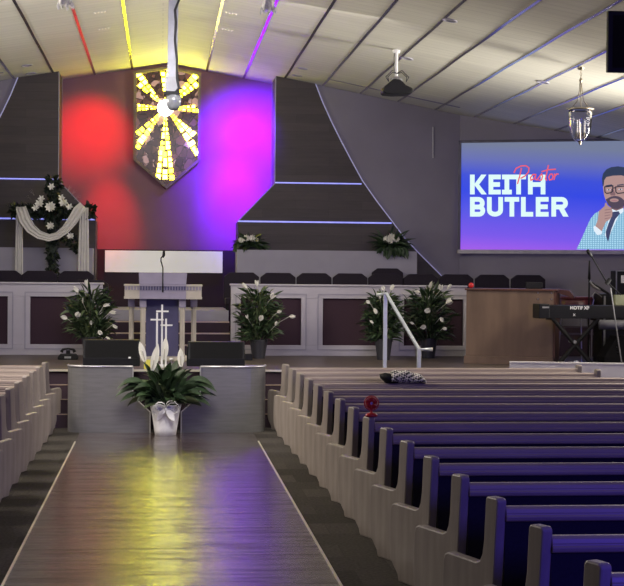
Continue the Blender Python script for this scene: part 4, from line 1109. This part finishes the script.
def letter(ch, x0, x1, y0, y1, w):
    bm = bmesh.new(); h = w/2; xm_ = (x0+x1)/2; ym = (y0+y1)/2; lay = 1
    S = lambda pts, cl=False: stroke(bm, pts, w, lay, cl)
    if ch == 'K':
        S([(x0+h, y0), (x0+h, y1)])
        for q in ([(x1-5.5, y0), (x1-.3, y0), (x0+9.2, ym), (x0+4, ym)], [(x0+4, ym), (x0+9.2, ym), (x1, y1), (x1-5.4, y1)]):
            bm.faces.new([bm.verts.new((SP(*u)[0], -.0015*lay, SP(*u)[1])) for u in q])
    elif ch == 'E': S([(x0+h, y0), (x0+h, y1)]); [S([(x0+h, y), (x1-(.8 if k == 1 else 0), y)]) for k, y in enumerate((y0+h, ym, y1-h))]
    elif ch == 'I': S([(xm_, y0), (xm_, y1)]); S([(x0, y0+h), (x1, y0+h)]); S([(x0, y1-h), (x1, y1-h)])
    elif ch == 'T': S([(xm_, y0), (xm_, y1)]); S([(x0, y0+h), (x1, y0+h)])
    elif ch == 'H': S([(x0+h, y0), (x0+h, y1)]); S([(x1-h, y0), (x1-h, y1)]); S([(x0, ym), (x1, ym)])
    elif ch == 'L': S([(x0+h, y0), (x0+h, y1)]); S([(x0, y1-h), (x1, y1-h)])
    elif ch == 'U': S([(x0+h, y0), (x0+h, y1-7)]+arc(xm_, y1-6.5, (x1-x0)/2-h, 6.5-h, 180, 0, 8)+[(x1-h, y0)])
    elif ch in 'BR':
        S([(x0+h, y0), (x0+h, y1)])
        rr = (ym-y0-h)/2+.1; c1 = y0+h+rr
        S([(x0+h, y0+h)]+arc(x1-h-rr-.5, c1, rr, rr, -90, 90, 10)+[(x0+h, y0+h+2*rr)])
        if ch == 'B': r2 = (y1-h-(y0+h+2*rr))/2; S([(x0+h, y0+h+2*rr)]+arc(x1-h-r2, y1-h-r2, r2, r2, -90, 90, 8)+[(x0+h, y1-h)])
        else: bm.faces.new([bm.verts.new((SP(*u)[0], -.0015*lay, SP(*u)[1])) for u in [(xm_-2.2, ym), (xm_+3.2, ym), (x1+.2, y1), (x1-5.4, y1)]])
    obj('letter', bm, e_white, scr)
for ch, xa, xb in (('K', 470, 486.8), ('E', 488.6, 500.8), ('I', 502, 511.8), ('T', 511.2, 526), ('H', 528, 545.4)): letter(ch, xa, xb, 174.6, 194.4, 4.7)
for ch, xa, xb in (('B', 470, 485.2), ('U', 487, 503), ('T', 504.6, 519.2), ('L', 521, 533.2), ('E', 535.8, 548.6), ('R', 551.4, 568.4)): letter(ch, xa, xb, 197, 216.6, 4.7)
bm = bmesh.new()
for pts in ([(521.5, 168), (520, 175), (517.5, 184)], [(514, 173), (516, 168.5), (521, 166), (526, 165.7), (529, 168), (528.6, 172), (525, 176), (520.5, 178.5)],
            [(536, 174.5), (533, 174.5), (530.5, 177.5), (531, 180.3), (533.5, 179), (536, 174.8), (535.3, 179.5), (537, 180), (541, 174.5)], [(541.5, 173.3), (542.5, 176.5), (541.5, 180), (538.6, 180.3)],
            [(548.5, 165), (547, 172), (545.5, 179), (546.5, 184) if False else (547, 180.5)], [(541.5, 171.8), (548, 169.8), (556, 169.2)], [(550.5, 174), (548.8, 177), (549.6, 180), (552, 179.5), (553.2, 176.5), (552, 174), (550.5, 174)], [(554.5, 173.5), (554.8, 176), (554, 180)], [(554.8, 176.5), (556.8, 173.8), (558.8, 174.3)]):
    stroke(bm, pts, 1.25, 3)
obj('script_lettering', bm, e_red, scr)
# portrait
def plaid():
    m = bpy.data.materials.new('plaid_picture'); m.use_nodes = True; nt, N, L = nodes(m); b = N['Principled BSDF']; b.inputs['Base Color'].default_value = (.02, .02, .02, 1)
    tc = N.new('ShaderNodeTexCoord'); w1 = N.new('ShaderNodeTexWave'); w1.inputs['Scale'].default_value = 7.5; w1.inputs['Distortion'].default_value = 1.5; w1.bands_direction = 'X'
    w2 = N.new('ShaderNodeTexWave'); w2.inputs['Scale'].default_value = 9.0; w2.bands_direction = 'Z'; w2.inputs['Distortion'].default_value = 2
    L.new(tc.outputs['Object'], w1.inputs[0]); L.new(tc.outputs['Object'], w2.inputs[0])
    ad = N.new('ShaderNodeMath'); ad.operation = 'MULTIPLY'; L.new(w1.outputs['Fac'], ad.inputs[0]); L.new(w2.outputs['Fac'], ad.inputs[1])
    cr = N.new('ShaderNodeValToRGB'); cr.color_ramp.elements[0].color = lin((112, 168, 205))+(1,); cr.color_ramp.elements[1].color = lin((178, 222, 240))+(1,); cr.color_ramp.elements[1].position = .5
    L.new(ad.outputs[0], cr.inputs[0]); L.new(cr.outputs[0], b.inputs['Emission Color']); b.inputs['Emission Strength'].default_value = 1.0
    return m
e_skin = em('picture_skin', (176, 142, 138)); e_skin2 = em('picture_skin_shade', (128, 98, 104)); e_hair = em('picture_hair', (42, 56, 84)); e_beard = em('picture_beard', (78, 66, 84)); e_shirt = em('picture_shirt', (225, 238, 250)); e_tie = em('picture_tie', (58, 66, 104)); e_spec = em('picture_glasses', (32, 34, 52)); e_lip = em('picture_lips', (165, 118, 126)); e_eyew = em('picture_eye', (205, 205, 215))
pk = plaid()
def cpx(x, y): return (560+x/5.86, 160+y/5.86)
def poly_(name, pts, m_, lay, parent=scr): return flat(name, [cpx(*q) for q in pts], m_, lay, parent)
pt = poly_('portrait_suit', [(98, 524), (104, 505), (130, 480), (155, 440), (165, 400), (178, 345), (205, 312), (250, 290), (300, 285), (420, 290), (500, 315), (560, 370), (590, 524)], pk, 1)
poly_('portrait_shirt', [(298, 290), (345, 280), (372, 272), (372, 300), (330, 355), (300, 420), (282, 470), (262, 440), (285, 350)], e_shirt, 2, pt)
poly_('portrait_tie', [(305, 305), (345, 300), (352, 315), (325, 345), (300, 410), (282, 480), (270, 450), (268, 420), (285, 370), (300, 335)], e_tie, 3, pt)
poly_('portrait_lapel', [(345, 320), (420, 285), (430, 330), (360, 430), (290, 524), (283, 480), (305, 415)], pk, 4, pt)
poly_('portrait_neck', [(290, 250), (372, 255), (374, 280), (330, 298), (300, 285)], e_skin2, 3, pt)
def ell(cx_, cy_, rx_, ry_, n=20, a0=0, a1=360): return [(cx_+rx_*math.cos(R(a0+(a1-a0)*k/n)), cy_+ry_*math.sin(R(a0+(a1-a0)*k/n))) for k in range(n if a1-a0 == 360 else n+1)]
hd = poly_('portrait_head', [(256, 110), (262, 85), (290, 68), (335, 60), (380, 66), (405, 90), (412, 130), (410, 200), (398, 240), (372, 270), (340, 287), (310, 284), (284, 262), (268, 236), (258, 205), (252, 160)], e_skin, 5, pt)
poly_('portrait_hair', [(250, 155), (246, 110), (252, 80), (272, 55), (300, 42), (340, 37), (385, 44), (412, 68), (420, 110), (416, 150), (408, 120), (395, 100), (360, 90), (310, 92), (272, 100), (260, 118), (256, 150)], e_hair, 6, pt)
poly_('portrait_beard', [(268, 232), (284, 222), (300, 214), (322, 210), (345, 214), (360, 222), (376, 236), (398, 226), (394, 250), (372, 272), (340, 288), (310, 285), (284, 264)], e_beard, 6, pt)
poly_('portrait_mouth', ell(318, 236, 26, 11), e_skin, 7, pt); poly_('portrait_lips', ell(318, 238, 19, 5), e_lip, 8, pt)
poly_('portrait_nose', [(300, 170), (312, 168), (326, 200), (322, 208), (300, 208), (294, 202)], e_skin2, 6, pt)
bm = bmesh.new()
for (u0, u1) in ((262, 310), (326, 386)): stroke(bm, [cpx(*q) for q in ((u0, 158), (u1, 152), (u1-2, 184), (u1-12, 192), (u0+12, 196), (u0+2, 188))], 1.1, 9, True)
stroke(bm, [cpx(310, 165), cpx(326, 163)], 1.0, 9); stroke(bm, [cpx(386, 160), cpx(412, 156)], 1.2, 9)
obj('portrait_glasses', bm, e_spec, pt)
for (u, v_) in ((286, 175), (354, 172)):
    poly_('portrait_eye', ell(u, v_, 12, 4, 12), e_eyew, 7, pt); poly_('portrait_iris', ell(u, v_, 4.5, 4, 10), e_spec, 8, pt)
    poly_('portrait_brow', [(u-20, v_-26), (u+18, v_-32), (u+22, v_-26), (u-18, v_-20)], e_hair, 7, pt)
hn = poly_('portrait_hand', [(205, 395), (222, 350), (228, 300), (245, 285), (262, 270), (264, 252), (272, 250), (280, 266), (300, 280), (308, 300), (306, 330), (290, 350), (270, 362), (255, 395), (242, 425), (212, 425)], e_skin, 10, pt)
for k in range(4):
    y = 292+k*17; poly_('portrait_finger_crease', [(262, y), (304-k*4, y-6), (304-k*4, y-3), (262, y+4)], e_skin2, 11, pt)
poly_('portrait_cuff', [(196, 392), (205, 385), (248, 420), (244, 436), (218, 440), (200, 415)], e_shirt, 11, pt)
poly_('portrait_sleeve', [(165, 400), (196, 402), (222, 440), (240, 440), (228, 480), (200, 524), (110, 524), (150, 450)], pk, 9, pt)

# ------------------------------------------------------------------ television
TY = 15.0
v0, v1 = atY(607.5, 72, TY), atY(700, 13, TY)
tv = thing('television', 'black flat television hanging from the ceiling at the upper right edge', 'television')
obj('housing', B(v0.x, v1.x, TY, TY+.06, v0.z, v1.z), black, tv, bevel=.008)
obj('rear_panel', B(v0.x+.05, v1.x-.05, TY-.006, TY, v0.z+.045, v1.z-.045), dark_grille, tv)
mx_x = (v0.x+v1.x)/2; obj('ceiling_pole', T([(mx_x, TY+.08, v0.z+.3), (mx_x, TY+.08, zc(mx_x)+.01)], .025, 10), black, tv)
obj('mount_plate', B(mx_x-.15, mx_x+.15, TY+.06, TY+.08, v0.z+.15, v1.z-.15), black, tv)

# ------------------------------------------------------------------ hanging pole with camera dome
HYY = 16.0
hp = thing('camera_pole', 'white square ceiling pole with black cable and dome camera in front of the window', 'camera pole')
c0 = atY(171.8, 92, HYY)
pt_top = atY(173.5, 0, HYY)
dx = (pt_top.x-c0.x)/(pt_top.z-c0.z)
bm = bmesh.new(); zt_ = zc(.1)+.0; w = .052
lo = [bm.verts.new((c0.x+sx*w, HYY+sy*w, c0.z)) for sx, sy in ((-1, -1), (1, -1), (1, 1), (-1, 1))]; hi = [bm.verts.new((c0.x+dx*(zt_-c0.z)+sx*w, HYY+sy*w, zt_)) for sx, sy in ((-1, -1), (1, -1), (1, 1), (-1, 1))]
bm.faces.new(lo[::-1]); bm.faces.new(hi)
for i in range(4): bm.faces.new((lo[i], lo[(i+1) % 4], hi[(i+1) % 4], hi[i]))
obj('pole', bm, mat('pole_paint', (.42, .43, .50), .45), hp, bevel=.004)
obj('sleeve', B(c0.x-.07, c0.x+.06, HYY-.06, HYY+.06, c0.z, c0.z+.16), mat('sleeve_paint', (.36, .36, .40), .45), hp, bevel=.006)
obj('mount_plate', B(c0.x-.085, c0.x+.085, HYY-.08, HYY+.08, c0.z-.035, c0.z), black, hp)
obj('cable', T([tuple(atY(x, y, HYY-.065)) for x, y in ((178, -70), (179, 0), (175, 10), (176, 22), (175, 40), (177, 60), (177, 78), (179, 88), (174, 94))], .014, 6), cable, hp, smooth=True)
dcz = c0.z-.10
obj('dome', Lt([(.0, -.10), (.05, -.09), (.075, -.05), (.08, 0), (.08, .065), (0, .065)], 24), dome_glass, hp, smooth=True, loc=(c0.x+.02, HYY, dcz))

# ------------------------------------------------------------------ projector
v = ceil_hit(396.5, 50); pj = thing('projector', 'black projector with coiled cables on a short white ceiling pole', 'projector', (v.x, v.y, 0))
scp = F/v.y
zb_, zt_ = v.z-46/scp, v.z-31/scp
bm = bmesh.new(); prism(bm, [(-.215, zb_+.035), (-.18, zb_+.01), (-.05, zb_), (.18, zb_+.01), (.225, zb_+.03), (.225, zb_+.09), (.12, zb_+.14), (.04, zt_), (-.06, zt_+.01), (-.13, zb_+.17), (-.20, zb_+.11)], 'y', -.17, .17); obj('body', bm, black, pj, bevel=.02)
obj('pole', T([(0, 0, zb_+.15), (0, 0, v.z)], .024, 12), white_plastic, pj); obj('flange', Lt([(.05, v.z-.05), (.06, v.z-.0), (0, v.z)], 16), white_plastic, pj)
bm = bmesh.new()
for s in (-1, 1):
    for q in (.0, .03): tube(bm, [(0, -.04, zt_+.10), (s*.07, -.08, zt_+.11+q), (s*(.14+q), -.1, zt_+.04), (s*.13, -.12, zt_-.03)], .007, 6)
tube(bm, [(-.035, -.02, v.z-.02), (-.04, -.03, zt_+.2), (-.03, -.03, zt_+.1)], .006, 6)
obj('cable', bm, cable, pj, smooth=True)
obj('bracket', Lt([(.09, zb_+.13), (.09, zt_+.02), (.03, zt_+.06), (0, zt_+.06)], 12), gray_plastic, pj)
obj('lens', Lt([(.05, 0), (.05, .03), (.035, .035), (0, .025)], 16), black, pj, loc=(-.06, .17, zb_+.07)).rotation_euler = (R(-90), 0, 0)

# ------------------------------------------------------------------ glass lantern
v = ceil_hit(581, 67); ln = thing('pendant_lantern', 'bell shaped clear glass lantern with bronze ring hanging from the ceiling', 'pendant lantern', (v.x, v.y, 0)); s_ = v.y/F
zz = lambda py: v.z-(py-67)*s_
obj('canopy', Lt([(0, zz(67)+.03), (.05, zz(67)+.02), (.045, zz(69)), (.01, zz(70)), (0, zz(70))], 18), bronze, ln, smooth=True)
bm = bmesh.new()
for k in range(4): 
    z = zz(70)-k*.035-.02
    tube(bm, [(.012*math.cos(2*PI*j/8)*(1 if k % 2 else 0), .012*math.cos(2*PI*j/8)*(0 if k % 2 else 1), z+.022*math.sin(2*PI*j/8)) for j in range(9)], .004, 5, cap=False)
obj('chain', bm, bronze, ln)
obj('finial', Lt([(0, zz(77)), (.02, zz(79)), (.028, zz(81)), (.0, zz(83))], 14), bronze, ln, smooth=True)
rr = 12*s_
for k in range(3):
    az = 2*PI*k/3+.3; c_, s2 = math.cos(az), math.sin(az)
    obj('arm', T([(.012*c_, .012*s2, zz(81)), (.022*c_, .022*s2, zz(92)), (.05*c_, .05*s2, zz(101)), (rr*.95*c_, rr*.95*s2, zz(109.5))], .006, 6), bronze, ln)
obj('ring', Lt([(rr, zz(109)), (rr*1.18, zz(109.4)), (rr*1.18, zz(110.6)), (rr, zz(111.2)), (rr*.93, zz(110.5)), (rr, zz(109))], 28), bronze, ln, smooth=True)
gp = [(rr, zz(111)), (rr*.97, zz(120)), (rr*.93, zz(128)), (rr*.8, zz(135)), (rr*.5, zz(141)), (rr*.12, zz(144))]
bm = bmesh.new(); lathe(bm, gp+[(x*.965, z+.002) for x, z in gp[::-1]], seg=32)
obj('glass_bell', bm, glass, ln, smooth=True)
obj('bottom_finial', Lt([(rr*.16, zz(143.2)), (rr*.16, zz(144)), (.012, zz(145.5)), (0, zz(147))], 14), bronze, ln, smooth=True)
obj('candle_cluster', T([(0, 0, zz(143.5)), (0, 0, zz(124))], .008, 8), bronze, ln)
for k in range(3):
    az = 2*PI*k/3; c_, s2 = math.cos(az)*.06, math.sin(az)*.06
    cd_ = obj('candle', T([(c_, s2, zz(134)), (c_, s2, zz(126))], .012, 8), white_plastic, ln)
    obj('bulb', T([(c_, s2, zz(126)), (c_, s2, zz(123.5)), (c_, s2, zz(120))], [.008, .014, .003], 8), crystal, cd_)
    obj('candle_arm', T([(0, 0, zz(139)), (c_*.9, s2*.9, zz(138)), (c_, s2, zz(134))], .005, 6), bronze, ln)

# ------------------------------------------------------------------ crystal pendants at the top edge
for (px0, pyb, lab) in ((65.5, 10, 'crystal pendant at the top edge, left of the camera pole'), (268, 15, 'crystal pendant at the top edge, right of the camera pole')):
    Yc = 17.5; vb = atY(px0, pyb, Yc)
    cp_ = thing('crystal_pendant', lab, 'pendant light', (vb.x, Yc, 0), 0, 'crystal pendants'); rn = random.Random(8)
    obj('rod', T([(0, 0, vb.z+.12), (0, 0, zc(vb.x)+.005)], .01, 8), metal, cp_)
    obj('canopy', Lt([(0, zc(vb.x)+.01), (.07, zc(vb.x)), (.05, zc(vb.x)-.04), (0, zc(vb.x)-.045)], 16), metal, cp_, smooth=True)
    obj('body', Lt([(.085, vb.z+.05), (.07, vb.z+.16), (.03, vb.z+.22), (0, vb.z+.22)], 12, flute=.2), white_plastic if px0 < 100 else crystal, cp_)
    for k in range(9):
        az = 2*PI*k/9; c_, s2 = math.cos(az)*.085, math.sin(az)*.085; z = vb.z+rn.uniform(0, .03)
        obj('crystal_drop', T([(c_, s2, z+.08), (c_*1.05, s2*1.05, z+.03), (c_, s2, z)], [.006, .018, .002], 6), crystal, cp_)

# ------------------------------------------------------------------ lights
def spot(name, loc, target, col, watts, deg, blend=1.0, size=.1):
    l = bpy.data.lights.new(name, 'SPOT'); l.energy = watts; l.color = col; l.spot_size = R(deg); l.spot_blend = blend; l.shadow_soft_size = size
    o = bpy.data.objects.new(name, l); C.objects.link(o); o.location = loc
    o.rotation_euler = (Vector(target)-Vector(loc)).to_track_quat('-Z', 'Y').to_euler(); return o
def area(name, loc, target, col, watts, sx, sy):
    l = bpy.data.lights.new(name, 'AREA'); l.shape = 'RECTANGLE'; l.size = sx; l.size_y = sy; l.energy = watts; l.color = col
    o = bpy.data.objects.new(name, l); C.objects.link(o); o.location = loc
    o.rotation_euler = (Vector(target)-Vector(loc)).to_track_quat('-Z', 'Y').to_euler(); return o
def tgt(px, py): v = atY(px, py, YW); return (v.x, YW, v.z)
def wash(name, px, py, col, W, deg):
    t_ = tgt(px, py); spot(name, (t_[0]*.85, 26.6, 5.1), t_, col, W, deg)
wash('red_wash', 92, 135, (1, .0, .002), 300, 68)
wash('red_wash_low', 108, 226, (1, .0, .002), 520, 34)
wash('magenta_wash', 248, 142, (1.0, .0, .6), 105, 52)
wash('magenta_wash_low', 236, 202, (1.0, .0, .7), 150, 32)
wash('violet_wash', 250, 150, (.12, .0, 1), 1700, 104)
wash('violet_wash_low', 234, 200, (.13, .0, 1), 1900, 44)
area('left_side_light', (-4.2, 19.2, 5.0), (1.6, 13.5, .3), (1.0, .88, .74), 80, 2.0, 1.0)  # unseen lamp added to light pew tops and aisle faces
area('right_side_light', (7.6, 18.8, 4.4), (-1.6, 15, .3), (1.0, .90, .78), 80, 2.0, 1.0)  # unseen lamp added opposite, for the left pew ends
for sx, W_, y_, l_ in ((-4.6, 330, 16.6, 5), (8.0, 230, 18.6, 3)):
    area('side_cove_light', (sx, y_, 4.2), (0, y_-2.5, 1.0), (1.0, .89, .78), W_, l_, 1.0)  # no cove here: unseen strips added to brighten the pew ends
area('house_light', (0, 8.0, 5.3), (0, 9.5, 0), (1.0, .90, .76), 18, 9, 3)  # unseen overhead lamp added to fill the pew area
area('stage_light', (0, 19.5, 5.3), (0, 24, 1.2), (1.0, .93, .96), 55, 6, 1.0)  # unseen lamp added to brighten the stage and choir
area('blue_rear_light', (5.0, .5, 3.2), (3.2, 12, .6), (.10, .06, 1.0), 250, 2.2, 1.4)
for sx in (-1, 1):
    o = area('wall_uplight', (sx*8.3, 20.5, 2.6), (sx*2.8, 21.5, 5.6), (1.0, .95, .87), 110, 1.0, 2.5); o.data.spread = R(85)  # not wall fittings: unseen lamps added to brighten the ceiling
o = area('stage_front_light', (0, 13.5, 5.25), (0, 20.5, .6), (1.0, .95, .90), 36, 3, 1); o.data.spread = R(60)  # unseen lamp added to brighten the desk and stage fronts
w = bpy.data.worlds.new('world'); bpy.context.scene.world = w; w.use_nodes = True
bg = w.node_tree.nodes['Background']; bg.inputs[0].default_value = (.92, .84, .88, 1); bg.inputs[1].default_value = .05
